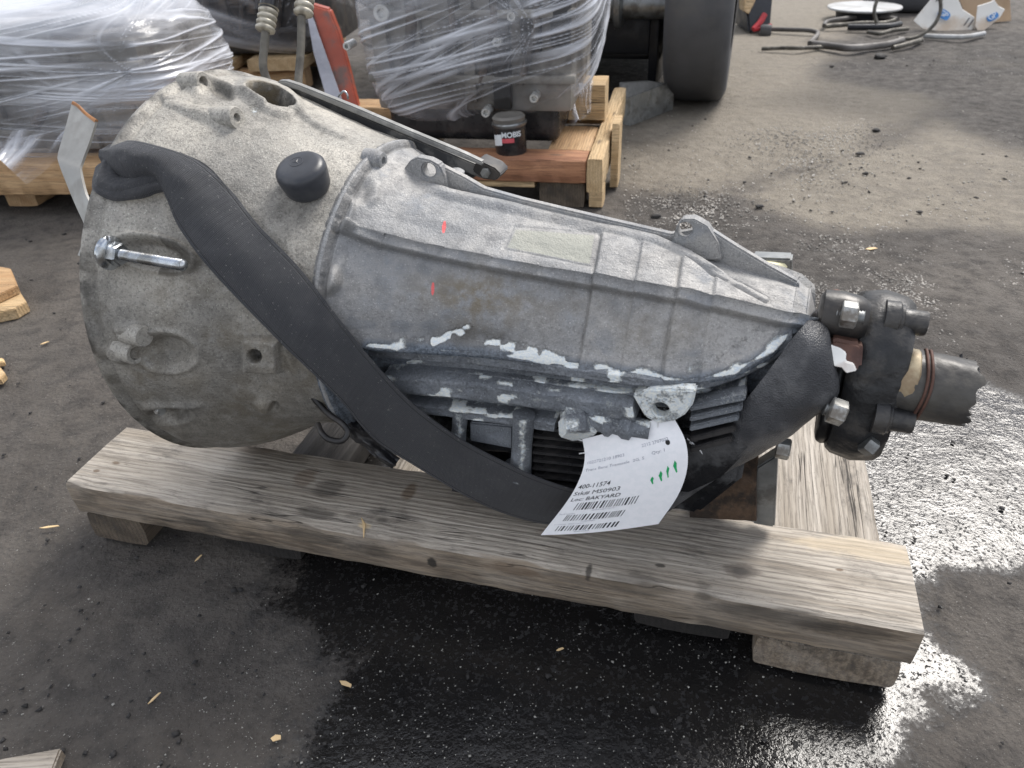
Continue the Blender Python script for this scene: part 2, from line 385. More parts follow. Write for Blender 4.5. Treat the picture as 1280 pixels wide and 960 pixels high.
MT['wood_grey'] = wood('weathered_timber', (.50, .45, .385), (.34, .295, .24), gr=.55, weather=.9)
MT['wood_dark'] = wood('damp_timber', (.16, .125, .09), (.09, .07, .05), gr=.6); MT['wood_black'] = wood('near_black_timber', (.035, .03, .027), (.02, .018, .016), gr=.6)  # near-black timber for two cross boards below the front beam
MT['wood_tan'] = wood('pallet_timber', (.58, .385, .205), (.44, .265, .13), gr=.15)
MT['wood_red'] = wood('reddish_timber', (.50, .25, .13), (.27, .12, .065), gr=.45)
MT['wood_pale'] = wood('pale_timber', (.68, .50, .29), (.52, .36, .19), gr=.12)
MT['orange'] = simple('orange_paint', (.33, .062, .03), .45, 0, .3, 18, .0008, dirt=(.1, .09, .08), dirt_amt=.85)
MT['tyre'] = simple('tyre_rubber', (.066, .067, .071), .75, 0, .35, 7, .0022, dirt=(.12, .115, .105), dirt_amt=.6)
MT['chassis'] = simple('chassis_black', (.016, .018, .023), .45, .2, .3, 14, .001, dirt=(.06, .06, .06), dirt_amt=.4)
MT['engine'] = simple('engine_grey', (.27, .255, .23), .5, .3, .45, 14, .002, dirt=(.06, .045, .03), dirt_amt=.8)
MT['enginedark'] = simple('engine_dark', (.035, .033, .032), .5, .2, .4, 14, .002, dirt=(.16, .12, .09), dirt_amt=.6)
MT['boss'] = simple('boss_metal', (.62, .62, .6), .35, .6, .15, 30, .0005)
MT['cable'] = simple('cable_grey', (.13, .12, .11), .6, 0, .4, 25, .001)
MT['cardboard_in'] = simple('cardboard_brown', (.34, .24, .15), .85, 0, .15, 12, .0008)
MT['cardboard'] = simple('cardboard_white', (.62, .61, .58), .8, 0, .08, 8, .0008, dirt=(.4, .27, .15), dirt_amt=.6)
MT['blueprint'] = simple('blue_ink', (.05, .2, .48), .7, 0, .1, 20, .0001)
MT['ink'] = simple('black_ink', (.015, .015, .02), .6, 0, .1, 20, .0001)
MT['fadedink'] = simple('faded_ink', (.32, .33, .38), .6, 0, .3, 300, .0001)
MT['green'] = simple('green_marker', (.01, .38, .12), .5, 0, .1, 200, .0001)
MT['red'] = simple('red_plastic', (.5, .03, .04), .4, 0, .2, 20, .0005)
MT['zip'] = simple('white_wire', (.75, .75, .75), .35, 0, .05, 50, .0001)
def paper():
    g = NG('tag_paper'); co = g.coord(); n = g.noise(co, 160, 4)
    g.fin(g.mix(g.ramp(n, .4, .6), (.84, .85, .87), (.88, .88, .9)), .5, 0, g.bump(n, .00012)); return g.m
MT['paper'] = paper()
def webbing():
    g = NG('seatbelt_webbing'); uv = g.coord('UV', (1, 1, 1))
    sx = g.t.nodes.new('ShaderNodeSeparateXYZ'); g.l(uv, sx.inputs[0]); U, V = sx.outputs[0], sx.outputs[1]
    # twill: diagonal cords; U across the width in mm, V along it in mm
    d1 = g.math('SINE', g.math('MULTIPLY', g.math('ADD', U, V), 2*PI/1.7))
    d2 = g.math('SINE', g.math('MULTIPLY', g.math('SUBTRACT', U, V), 2*PI/1.7))
    cords = g.math('MULTIPLY', d1, d2)
    rib = g.math('SINE', g.math('MULTIPLY', V, 2*PI/1.5))
    h = g.math('ADD', g.math('MULTIPLY', cords, .6), g.math('MULTIPLY', rib, .4))
    co = g.coord(); dn = g.noise(co, 38, 7, .65); sp = g.noise(co, 420, 2)
    c = g.mix(g.ramp(h, -1, 1), (.012, .012, .015), (.098, .102, .115))
    c = g.mix(g.ramp(dn, .46, .68, 0, .32), c, (.11, .11, .115))
    c = g.mix(g.ramp(sp, .66, .74, 0, .6), c, (.4, .39, .36))
    edge = g.ramp(g.math('ABSOLUTE', g.math('SUBTRACT', g.math('ABSOLUTE', g.math('SUBTRACT', U, 24)), 21.3)), 0, .7, .7, 0)
    c = g.mix(edge, c, (.008, .008, .01))
    return g.fin(c, .55, 0, g.bump(g.math('SUBTRACT', h, g.math('MULTIPLY', edge, 2)), .0011), Sheen_Weight=.12, Specular_IOR_Level=.35)
MT['web'] = webbing()
def leather():
    g = NG('belt_folded_face'); co = g.coord(); n = g.voro(co, 650); dn = g.noise(co, 30, 6)
    c = g.mix(g.ramp(dn, .4, .7), (.045, .046, .05), (.12, .12, .122))
    return g.fin(c, .40, 0, g.bump(n, .0007), Specular_IOR_Level=.35)
MT['leather'] = leather()
def film(name, lo=.42, hi=.60, amax=.9, amin=.15, scale=(1.2, 1.2, 9), freq=3.0, skew=0.0):
    """stretch film: bands of slack plastic that go from clear to milky, with a glossy coat"""
    g = NG(name); m = g.t.nodes.new('ShaderNodeMapping'); g.l(g.tc.outputs['Object'], m.inputs[0])
    m.inputs['Rotation'].default_value = (0, skew, 0); m.inputs['Scale'].default_value = scale; co = m.outputs[0]
    m2 = g.t.nodes.new('ShaderNodeMapping'); g.l(g.tc.outputs['Object'], m2.inputs[0])
    m2.inputs['Rotation'].default_value = (0, skew+.35, 0); m2.inputs['Scale'].default_value = (scale[0], scale[1], scale[2]*2.6)
    n = g.noise(co, freq, 8, .62, .5); n2 = g.noise(m2.outputs[0], freq*1.6, 7, .7, .3); n3 = g.noise(g.coord(), 3.2, 4)
    f = g.math('ADD', g.math('MULTIPLY', n, .5), g.math('ADD', g.math('MULTIPLY', n2, .32), g.math('MULTIPLY', n3, .18)))
    a = g.ramp(f, lo, hi, amin, amax)
    g.fin((.74, .77, .82), g.ramp(n2, .3, .7, .1, .4), 0, g.bump(g.math('ADD', n, n2), .02, .8), Alpha=a, Specular_IOR_Level=.75)
    return g.m
MT['film_a'] = film('stretch_film_left', .44, .58, .9, .2, (1.0, 1.0, 8), 3.2)
MT['film_c'] = film('stretch_film_centre', .46, .60, .85, .12, (1.0, 1.0, 11), 4.5, -.28)
MT['film_b'] = film('stretch_film_far', .50, .66, .7, .03, (1.0, 1.0, 7), 3.0, .3)
def ground():
    g = NG('yard_ground'); co = g.coord(); wet = g.attr('wet'); dust = g.attr('dust'); drk = g.attr('dark')
    fine = g.noise(co, 160, 5, .7); mid = g.noise(co, 24, 7, .65); big = g.noise(co, 3.1, 6, .6, .4); gr = g.voro(co, 130); grit = g.noise(co, 420, 3, .6)
    c = g.mix(g.ramp(big, .35, .65), (.082, .073, .065), (.126, .112, .098))
    c = g.mix(g.ramp(mid, .45, .65, 0, .55), c, (.045, .042, .04))
    dm = g.ramp(g.math('ADD', dust, g.math('MULTIPLY', g.math('SUBTRACT', g.math('ADD', g.math('MULTIPLY', big, .6), g.math('MULTIPLY', mid, .4)), .5), 1.3)), .2, .85)
    c = g.mix(dm, c, g.mix(g.ramp(mid, .3, .7), (.20, .175, .14), (.275, .245, .20)))
    c = g.mix(g.math('MULTIPLY', drk, g.ramp(mid, .25, .6, .5, 1), True), c, (.035, .032, .030))
    c = g.mix(g.ramp(fine, .52, .72, 0, .5), c, (.028, .026, .025))
    c = g.mix(g.ramp(grit, .62, .72, 0, .6), c, (.33, .32, .30))
    wn = g.math('ADD', wet, g.math('MULTIPLY', g.math('SUBTRACT', g.math('ADD', g.math('MULTIPLY', mid, .5), g.math('MULTIPLY', fine, .5)), .5), .9))
    wm = g.ramp(wn, .38, .72)
    c = g.mix(g.math('MULTIPLY', wm, .93), c, (.006, .006, .0065))
    # film of oil and water: glossy, with grains breaking through
    poke = g.ramp(g.noise(co, 190, 3, .6), .55, .63)
    rw = g.ramp(g.noise(co, 9, 4), .3, .7, .07, .16)
    dry = g.ramp(mid, .3, .7, .72, .92)
    r = g.mix(g.math('MULTIPLY', wm, g.math('SUBTRACT', 1.0, g.math('MULTIPLY', poke, .9))), dry, rw)
    hd = g.math('ADD', g.math('MULTIPLY', fine, 1.2), g.math('ADD', g.math('MULTIPLY', gr, .5), g.math('MULTIPLY', mid, 1.5)))
    b1 = g.bump(hd, .006, .8)
    hw = g.math('ADD', g.math('MULTIPLY', g.noise(co, 95, 4, .6), 1.0), g.math('MULTIPLY', g.noise(co, 260, 2, .5), .45))
    b2 = g.bump(hw, .0018, .55)
    nm = g.t.nodes.new('ShaderNodeMixRGB'); g.l(wm, nm.inputs[0]); g.l(b1, nm.inputs[1]); g.l(b2, nm.inputs[2])
    return g.fin(c, r, 0, nm.outputs[0], Specular_IOR_Level=g.math('MULTIPLY', g.ramp(wm, 0, 1, .3, .5), g.ramp(g.noise(co, 14, 6, .7), .35, .6, .75, 1.1)))
MT['ground'] = ground()
MT['pebble'] = simple('pebbles', (.40, .375, .34), .8, 0, .5, 30, .0004)
MT['darkbit'] = simple('asphalt_crumb', (.03, .028, .027), .8, 0, .4, 60, .001)
MT['chip'] = simple('fresh_wood', (.72, .52, .28), .7, 0, .15, 90, .0004)
MT['hole'] = simple('bore_shadow', (.02, .019, .018), .8, 0, .2, 60, .0004)
# ================================================================== ground (one sheet to the horizon)
def build_ground():
    nx, ny = 760, 700
    a = np.linspace(-1, 1, nx); X = 0.15 + 1.9*a + 90*np.sign(a)*np.abs(a)**9
    b = np.linspace(0, 1, ny); Y = -1.2 + 1.35*np.clip(b/.06, 0, 1) + 4.6*np.clip((b-.06)/.94, 0, 1)**1.45 + 200*np.clip(b-.86, 0, 1)**2*7
    XX, YY = np.meshgrid(X, Y, indexing='ij')
    near = np.clip(1.6 - np.hypot(XX, YY-1)/4, .15, 1)
    Z = (.010*fbm(XX*1.3, YY*1.3, 3, 4) + .0035*fbm(XX*9, YY*9, 1, 4) + .0028*fbm(XX*45, YY*45, 5, 3)*near)
    G = lambda u, v: onz(u, v)[:2]
    P = lambda pts: [G(*p) for p in pts]
    wetpoly = P([(350, 640), (300, 760), (372, 850), (345, 960), (470, 1250), (900, 1250), (1010, 990), (1120, 925), (1190, 900), (1255, 880), (1262, 850), (1232, 800), (1205, 770), (1212, 735), (1290, 712), (1500, 690), (1500, 520), (1290, 505), (1232, 462), (1150, 446), (1000, 430), (700, 430), (450, 520)])
    d = sdf(XX, YY, wetpoly)
    d = d + .07*fbm(XX*5, YY*5, 19, 4)
    wet = np.clip(.5 - d/(.13+.14*sstep(.1, -.5, XX)) + .10*fbm(XX*14, YY*14, 9, 4), 0, 1)
    # the small damp patches to the left, off the pallet end
    for (u, v, r) in ((92, 560, .05), (60, 655, .03), (300, 548, .09), (200, 470, .1)):
        c = G(u, v); wet = np.maximum(wet, .5*np.exp(-((XX-c[0])**2+(YY-c[1])**2)/r**2))
    Z = Z*(1-.75*wet)
    # flatten under the load so that boards rest on it
    o = PO; e1 = PE1; e2 = PE2
    A = (XX-o[0])*e1[0]+(YY-o[1])*e1[1]; B = (XX-o[0])*e2[0]+(YY-o[1])*e2[1]
    fl = sstep(.25, .05, np.maximum(np.abs(A-.55)-.55, np.abs(B-.3)-.35)); Z = Z*(1-.7*fl) - .002*fl
    Z -= .006
    dust = np.zeros_like(XX); dark = np.zeros_like(XX)
    def blob(arr, pts, amp, soft):
        return np.maximum(arr, amp*sstep(soft, -soft*.4, sdf(XX, YY, P(pts))+.12*fbm(XX*2, YY*2, 4, 4)))
    dust = blob(dust, [(900, 0), (1010, 60), (1000, 100), (1120, 130), (1060, 180), (940, 200), (860, 230), (800, 200), (800, 140), (900, 60)], 1.0, .35)
    dust = blob(dust, [(600, -60), (1140, -60), (1120, 0), (960, 60), (900, 40)], 1.0, .5)
    dust = blob(dust, [(930, 240), (1060, 200), (1180, 150), (1290, 190), (1290, 290), (1180, 270), (1060, 285)], .75, .2)
    dust = blob(dust, [(1150, 70), (1290, 110), (1290, 60), (1200, 60)], .35, .25)
    dust = blob(dust, [(-10, 360), (60, 330), (40, 420), (-10, 440)], .35, .12)
    dark = blob(dark, [(1130, 40), (1400, 40), (1400, 200), (1160, 150), (1010, 125)], .55, .3)
    dark = blob(dark, [(700, 70), (860, 70), (860, 125), (740, 140)], .8, .25)
    dark = blob(dark, [(800, 250), (950, 290), (1100, 320), (1150, 440), (900, 420)], .45, .12)
    dark = blob(dark, [(-100, 960), (350, 960), (340, 640), (100, 560), (-50, 750)], .10, .15)
    V = np.stack([XX, YY, Z], -1).reshape(-1, 3)
    o_ = mesh('ground', V, grid_faces(nx, ny)[:, ::-1], MT['ground'], M=Matrix.Identity(4))
    attr(o_, 'wet', wet); attr(o_, 'dust', dust); attr(o_, 'dark', dark)
    tag(o_, kind='structure')
    return XX, YY, Z
# pallet frame (front left foot of the timber pallet)
PYAW = -0.2832; PO = np.array([-.6371, .8198, 0]); PE1 = np.array([math.cos(PYAW), math.sin(PYAW), 0]); PE2 = np.array([-math.sin(PYAW), math.cos(PYAW), 0]); EZ = np.array([0, 0, 1.0])
PL, PW, HT, HB = 1.1127, .1378, .1118, .0510
build_ground()

def rocks(name, pts, sizes, mat, label=None, flat=.6):
    V = []; F = []; 
    t = (1+5**.5)/2
    base = np.array([(1,0,0),(-1,0,0),(0,1,0),(0,-1,0),(0,0,1),(0,0,-1)], float)
    fc = [(0,2,4),(2,1,4),(1,3,4),(3,0,4),(2,0,5),(1,2,5),(3,1,5),(0,3,5)]
    n = len(pts); R = rng.normal(0, .28, (n, 6, 3)); A = rng.uniform(0, 2*PI, n)
    S = np.asarray(sizes)[:, None, None]; B = base[None]+R
    ca, sa = np.cos(A)[:, None], np.sin(A)[:, None]
    Bx = B[..., 0]*ca*1.2-B[..., 1]*sa; By = B[..., 0]*sa*1.2+B[..., 1]*ca
    B = np.stack([Bx, By, B[..., 2]*flat], -1)*S + np.asarray(pts)[:, None, :]
    Fa = (np.arange(n)[:, None, None]*6 + np.array(fc)[None]).reshape(-1, 3)
    o = mesh(name, B.reshape(-1, 3), Fa, mat, smooth=False, M=Matrix.Identity(4)); tag(o, kind='stuff')
    return o
def scatter(n, u0, u1, v0, v1, dens=None):
    out = []
    while len(out) < n:
        u = random.uniform(u0, u1); v = random.uniform(v0, v1)
        if dens is None or random.random() < dens(u, v):
            p = onz(u, v, -.004); out.append(p)
    return out
def gravel_density(u, v):
    c = 0
    for (a, b, ra, rb) in ((1040, 330, 60, 25), (1010, 170, 80, 30), (860, 260, 60, 22), (1150, 120, 90, 18), (1100, 360, 120, 30), (1010, 200, 30, 25)):
        c = max(c, math.exp(-((u-a)/ra)**2-((v-b)/rb)**2))
    return .05+c
pts = scatter(9000, 780, 1290, 60, 440, gravel_density)
rocks('gravel', pts, [random.uniform(.0010, .0030)*(1.25 if p[1] > 1.6 else 1) for p in pts], MT['pebble'])
pts = scatter(900, -20, 1290, 240, 965) + scatter(700, 250, 1000, 780, 965)
rocks('grit', pts, [random.uniform(.0004, .0010)*(1 if random.random()<.93 else 1.9) for p in pts], simple('pale_grit', (.34, .33, .30), .7, 0, .2, 30, .0002))
pts = scatter(500, -20, 1290, 60, 965, lambda u, v: 1 if (u < 330 or v < 450) else .3)
rocks('dirt_crumbs', pts, [random.uniform(.0015, .0045)*(1.5 if p[1] > 1.8 else 1) for p in pts], MT['darkbit'])
# ================================================================== the timber pallet the gearbox lies on
def pf(a, b, z, ax=PE1, up=EZ):
    return frame(PO+PE1*a+PE2*b+EZ*z, ax, z=up)
pal = thing('timber_pallet', PO+PE1*.55+PE2*.2, 'heavy grey weathered timber pallet under the gearbox, splintered front beam', 'pallet')
def tops(u, v, rx, ry, col, amt):
    q = onz(u, v, HT)-PO; return ((q@PE1, q@PE2, HT-HB), (rx, ry, .02), col, amt)
def fronts(u, v, rx, rz, col, amt):
    q = onplane(u, v, PO, PE2)-PO; return ((q@PE1, 0, q[2]-HB), (rx, .02, rz), col, amt)
BLK = (.03, .025, .02); BRN = (.13, .085, .05); KN = (.17, .145, .12); PALE = (.62, .50, .33)
MT['beam'] = wood('beam_timber', (.50, .45, .385), (.34, .295, .24), gr=.55, weather=.9, spots=[
    tops(925, 714, .022, .012, KN, .9), tops(925, 714, .011, .006, (.09, .08, .07), .8), tops(825, 706, .006, .003, BLK, .8), tops(1050, 712, .006, .003, BRN, .9),
    tops(410, 612, .022, .020, BLK, .55), tops(395, 640, .030, .012, BLK, .6), tops(380, 598, .016, .02, BRN, .5), tops(512, 612, .010, .022, BRN, .75), tops(478, 650, .014, .008, BLK, .6),
    tops(456, 656, .012, .006, PALE, .9), tops(320, 560, .03, .012, BRN, .35), tops(700, 668, .03, .01, BRN, .35), tops(1100, 690, .10, .022, (.60, .49, .34), .5), tops(145, 578, .008, .004, BRN, .8), tops(120, 588, .006, .004, BRN, .8),
    fronts(540, 704, .006, .008, BLK, .95), fronts(735, 712, .004, .02, BLK, .8), fronts(250, 655, .05, .01, BLK, .5), fronts(390, 672, .06, .012, BLK, .55), fronts(470, 690, .03, .016, BLK, .5), fronts(800, 735, .05, .012, BLK, .45),
    fronts(960, 770, .08, .012, BLK, .5), fronts(1060, 790, .05, .01, BLK, .45), fronts(640, 712, .04, .01, BRN, .6), fronts(110, 622, .02, .012, BLK, .4), fronts(880, 748, .015, .008, BLK, .6)])
plank('front_beam', pf(0, 0, HB), PL, PW, HT-HB, MT['beam'], pal, .0022, 1, .004)
plank('rear_beam', pf(.0, .47, HB), .86, PW, HT-HB, MT['wood_grey'], pal, .002, 2, .004)
def cross(a0, w_, b0, b1, h, mat, seed, name='cross_board'):
    M = frame(PO+PE1*(a0+w_)+PE2*b0, PE2, z=EZ)
    plank(name, M, b1-b0, w_, h, mat, pal, .002, seed, .004)
cross(0.004, .095, .006, .62, HB, MT['wood_dark'], 11)
cross(.235, .10, .03, .62, HB, MT['wood_black'], 12)
cross(.40, .10, .10, .62, HB, MT['wood_grey'], 15)
cross(.80, .12, .03, .62, HB, MT['wood_black'], 13)
cross(.945, .16, .004, .62, HB, MT['wood_grey'], 14)
# splinter and fresh chip torn out of the arris
sp = onplane(455, 656, PO+EZ*HT, EZ)
for i, (du, dv, ln) in enumerate(((-2, -14, .02), (1, 12, .017))):
    q = onz(455+du, 660+dv, HT) if dv < 0 else onplane(455+du, 660+dv, PO, PE2)
    a = onz(454, 655, HT)+EZ*.001
    prism('splinter', [a, a+PE1*.004, q+(-PE2*.002)+EZ*.001], -PE2*.0015+EZ*.0015, MT['chip'], pal, bevel=0)
# ================================================================== automatic gearbox lying on the pallet
TC = np.array([-.37019, .95995, .36387]); _y = PYAW-.10229; _t = -.0145689
TN = np.array([math.cos(_y)*math.cos(_t), math.sin(_y)*math.cos(_t), math.sin(_t)])
THh = np.cross(EZ, TN); THh /= np.linalg.norm(THh); TK = np.cross(TN, THh)
def T(s, p, q): return TC + TN*s + THh*p + TK*q
def tl(P):
    D = np.asarray(P)-TC; return D@TN, D@THh, D@TK
def onp(u, v, p): return onplane(u, v, T(0, p, 0), THh)          # lengthways vertical plane of the gearbox
gb = thing('gearbox', T(.35, 0, -.25), 'grey aluminium automatic gearbox with bell housing, lying on the timber pallet', 'gearbox')
# -- base loft radius along the axis (bell, case)
BS = np.array([0, .006, .012, .04, .08, .12, .16, .20, .235, .246]); BR = np.array([.249, .2505, .247, .2430, .233, .221, .208, .196, .187, .185])
CS = np.array([.244, .252, .256, .275, .30, .35, .40, .45, .50, .55, .60, .65, .70, .72, .735, .742]); CR = np.array([.185, .185, .179, .169, .156, .144, .135, .128, .122, .118, .114, .104, .095, .090, .080, .05])
def base_r(s, t, case):
    r = np.interp(s, CS, CR) if case else np.interp(s, BS, BR)
    if case:
        # the front lower quadrant bulges out to the pan flange
        r = r + .004*np.exp(-((np.degrees(t)-285)/25)**2)*sstep(.28, .34, s)*sstep(.74, .6, s)
    else:
        # bell bottom tucks in towards the case
        r = r - .026*sstep(.05, .20, s)*np.exp(-((np.degrees(t)-203)/34)**2)
    return r
def tgrid(n1, n2):
    # angle from the top (0) turning to the back (90), bottom (180), front (270); denser on the seen side
    return np.r_[np.linspace(185, 400, n1, endpoint=False), np.linspace(400, 545, n2, endpoint=False)] % 360
def loft(ss, tt, case):
    S, Tt = np.meshgrid(ss, np.radians(tt), indexing='ij'); R = base_r(S, Tt, case)
    P = TC + S[..., None]*TN + (R*np.sin(Tt))[..., None]*THh + (R*np.cos(Tt))[..., None]*TK
    return S, Tt, R, P
def normals(P):
    ds = np.gradient(P, axis=0); dt = np.roll(P, -1, 1)-np.roll(P, 1, 1)
    n = np.cross(dt, ds); n /= np.linalg.norm(n, axis=-1, keepdims=True)+1e-12
    return n
def bvh(case):
    ss = np.linspace(0, .246, 40) if not case else np.linspace(.244, .742, 70)
    S, Tt, R, P = loft(ss, np.arange(0, 360, 4.0), case)
    F = grid_faces(len(ss), 90, True)
    return BVHTree.FromPolygons([tuple(p) for p in P.reshape(-1, 3)], [tuple(f) for f in F])
BV = [bvh(0), bvh(1)]
def hit(u, v, trees=None, back=0.0):
    """first surface of the gearbox shell along the line of sight, moved out by back along the shell normal"""
    d = sight(u, v); best = None
    for b in trees or BV:
        r = b.ray_cast(Vector(CAM), Vector(d).normalized())
        if r[0] is not None and (best is None or r[3] < best[1]): best = (np.array(r[0]), r[3], np.array(r[1]))
    if best is None: return None
    n = best[2]; n = n if n@d < 0 else -n
    return best[0]+n*back
def hitn(u, v):
    a = hit(u, v); s, p, q = tl(a); t = math.atan2(p, q); r = math.hypot(p, q)
    return a, THh*math.sin(t)+TK*math.cos(t), s, t, r
def facing(P, N):
    D = P-CAM; return (N*D).sum(-1) < 0

def ridge(U, V, pl, wd, h, flat=0.0):
    d, _, _ = pdist(U, V, pl); return h*(1-sstep(flat*wd, wd, d))
def taper(U, V, pl, w0, w1, h0, h1):
    d, a, _ = pdist(U, V, pl); return (h0+(h1-h0)*a)*(1-sstep(.15, 1, d/(w0+(w1-w0)*a)))
def ell(U, V, c, a, b, ang):
    ca, sa = math.cos(math.radians(ang)), math.sin(math.radians(ang)); x = U-c[0]; y = V-c[1]
    return np.hypot((x*ca+y*sa)/a, (-x*sa+y*ca)/b)

# ---- bell housing
def build_bell():
    ss = np.r_[np.linspace(0, .014, 10), np.linspace(.0152, .246, 205)]
    tt = tgrid(600, 90); S, Tt, R, P = loft(ss, tt, False); N = normals(P)
    if ((N*(P-TC-S[..., None]*TN)).sum(-1)).mean() < 0: N = -N
    U, V, Z = pix(P); fc = facing(P, N)
    H = np.zeros_like(R)
    # webs and swellings
    H += taper(U, V, [(213, 96), (232, 100), (246, 108)], 8, 13, .002, .006)
    H += taper(U, V, [(208, 128), (240, 139), (288, 152)], 7, 15, .003, .009)
    H += taper(U, V, [(205, 122), (235, 126)], 6, 6, .004, .002)
    H += ridge(U, V, [(258, 97), (285, 108), (312, 122), (330, 134)], 5, .005)
    H -= .008*(1-sstep(.4, 1.0, ell(U, V, (277, 113), 21, 10, 30)))               # pocket behind the boss
    H += .006*(1-sstep(.85, 1.25, ell(U, V, (338, 123), 41, 18, 22)))              # raised rim of the opening
    H -= .075*(1-sstep(.80, .93, ell(U, V, (338, 123), 35, 12.5, 22)))             # the opening itself
    H += ridge(U, V, [(372, 140), (400, 160), (430, 172)], 6, .004)
    H -= .014*(1-sstep(.5, 1.05, ell(U, V, (190, 316), 50, 19, 12)))               # trough round the stud
    H += .0025*np.exp(-((ell(U, V, (190, 316), 54, 22, 12)-1)/.12)**2)
    H += .010*(1-sstep(.2, 1, ell(U, V, (160, 412), 24, 13, 10)))                  # nub and its scallop
    H -= .018*(1-sstep(.35, 1.0, ell(U, V, (207, 440), 40, 24, 8)))
    H += .002*np.exp(-((ell(U, V, (207, 440), 42, 26, 8)-1)/.10)**2)
    H += .009*(1-sstep(.3, 1, ell(U, V, (150, 442), 24, 14, 20)))
    H -= .014*(1-sstep(.4, 1.0, ell(U, V, (212, 520), 33, 13, -3)))
    H += .004*np.exp(-(((V-508)+(U-200)*.02)/4)**2)*sstep(175, 185, U)*sstep(262, 240, U)
    H += .012*(1-sstep(.75, 1.05, np.maximum(np.abs((U-329)+(V-441)*.05)/25, np.abs((V-441)+(U-329)*-.05)/23)))  # squared boss
    H -= .016*(1-sstep(.7, 1.0, ell(U, V, (323, 439), 9.5, 8.5, 10)))
    H += taper(U, V, [(352, 425), (372, 470)], 14, 4, .006, .001)
    H += .006*(1-sstep(.2, 1, ell(U, V, (331, 508), 15, 11, 20)))
    H -= .007*(1-sstep(.2, 1, ell(U, V, (343, 508), 8, 8, 20)))
    H += ridge(U, V, [(392, 200), (372, 262), (360, 330)], 12, .0015)
    # casting unevenness
    H = H*fc
    H += .0012*fbm(S*22, Tt*5, 2, 4)+.0005*fbm(S*90, Tt*22, 6, 3)
    H *= sstep(0, .012, S)*sstep(.247, .236, S) + 0
    H += -.0022*np.exp(-((S-.0175)/.0022)**2) + .0010*sstep(.016, .012, S)
    P2 = P + N*H[..., None]
    # closing rim towards the engine side
    V3 = P2.reshape(-1, 3); n, m = S.shape
    inner = TC + (R[0]*.93*np.sin(Tt[0]))[:, None]*THh + (R[0]*.93*np.cos(Tt[0]))[:, None]*TK
    inner2 = TC + TN*.22 + (.165*np.sin(Tt[0]))[:, None]*THh + (.165*np.cos(Tt[0]))[:, None]*TK
    VV = np.vstack([inner2, inner, V3]); F = grid_faces(n+2, m, True)
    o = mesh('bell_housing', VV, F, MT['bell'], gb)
    def A(x): return np.r_[np.zeros(2*m), x.ravel()]
    gr = .35*sstep(250, 420, V)+.25*(fbm(S*14, Tt*3, 1, 4)+.3)  # lower front of the bell darkened, partly grime and partly painted shade
    gr += .55*(1-sstep(4, 12, np.abs(ell(U, V, (190, 316), 52, 20, 12)-.9)*20))*(U > 200)  # shade painted round the stud trough
    gr += .5*(1-sstep(.7, 1.1, ell(U, V, (276, 113), 22, 11, 30)))  # shade painted into the pocket behind the boss
    gr += 1.3*(1-sstep(.85, 1.0, ell(U, V, (340, 123), 34, 12, 22)))  # inside of the opening painted dark, as shade
    gr += .6*np.exp(-((U-372)/40)**2-((V-262)/26)**2) + .35*np.exp(-((U-215)/36)**2-((V-520)/13)**2)  # painted shadow below the breather cap, then shade in the low pocket
    gr += .8*(1-sstep(.75, 1.05, ell(U, V, (324, 440), 9, 8, 10)))  # shade painted into the bore of the squared boss
    gr += .6*sstep(.022, .0, S)*sstep(.35, .6, vnoise(S*60, Tt*18, 2))
    gr += .3*ridge(U, V, [(300, 104), (330, 150), (372, 146), (410, 172)], 14, 1)*vnoise(U/6, V/6, 0)
    attr(o, 'grime_shade', A(np.clip(gr, 0, 1)*1.0))
    attr(o, 'brown', A(np.clip(.35*sstep(200, 480, V)*vnoise(U/30, V/30, 0)+.9*(1-sstep(.6, 1., ell(U, V, (335, 120), 34, 12, 22)))*(U < 350), 0, 1)))
    attr(o, 'corr', A(np.clip(.55*np.exp(-((U-318)/7)**2-((V-138)/12)**2), 0, 1)))
    return o
bell = build_bell()

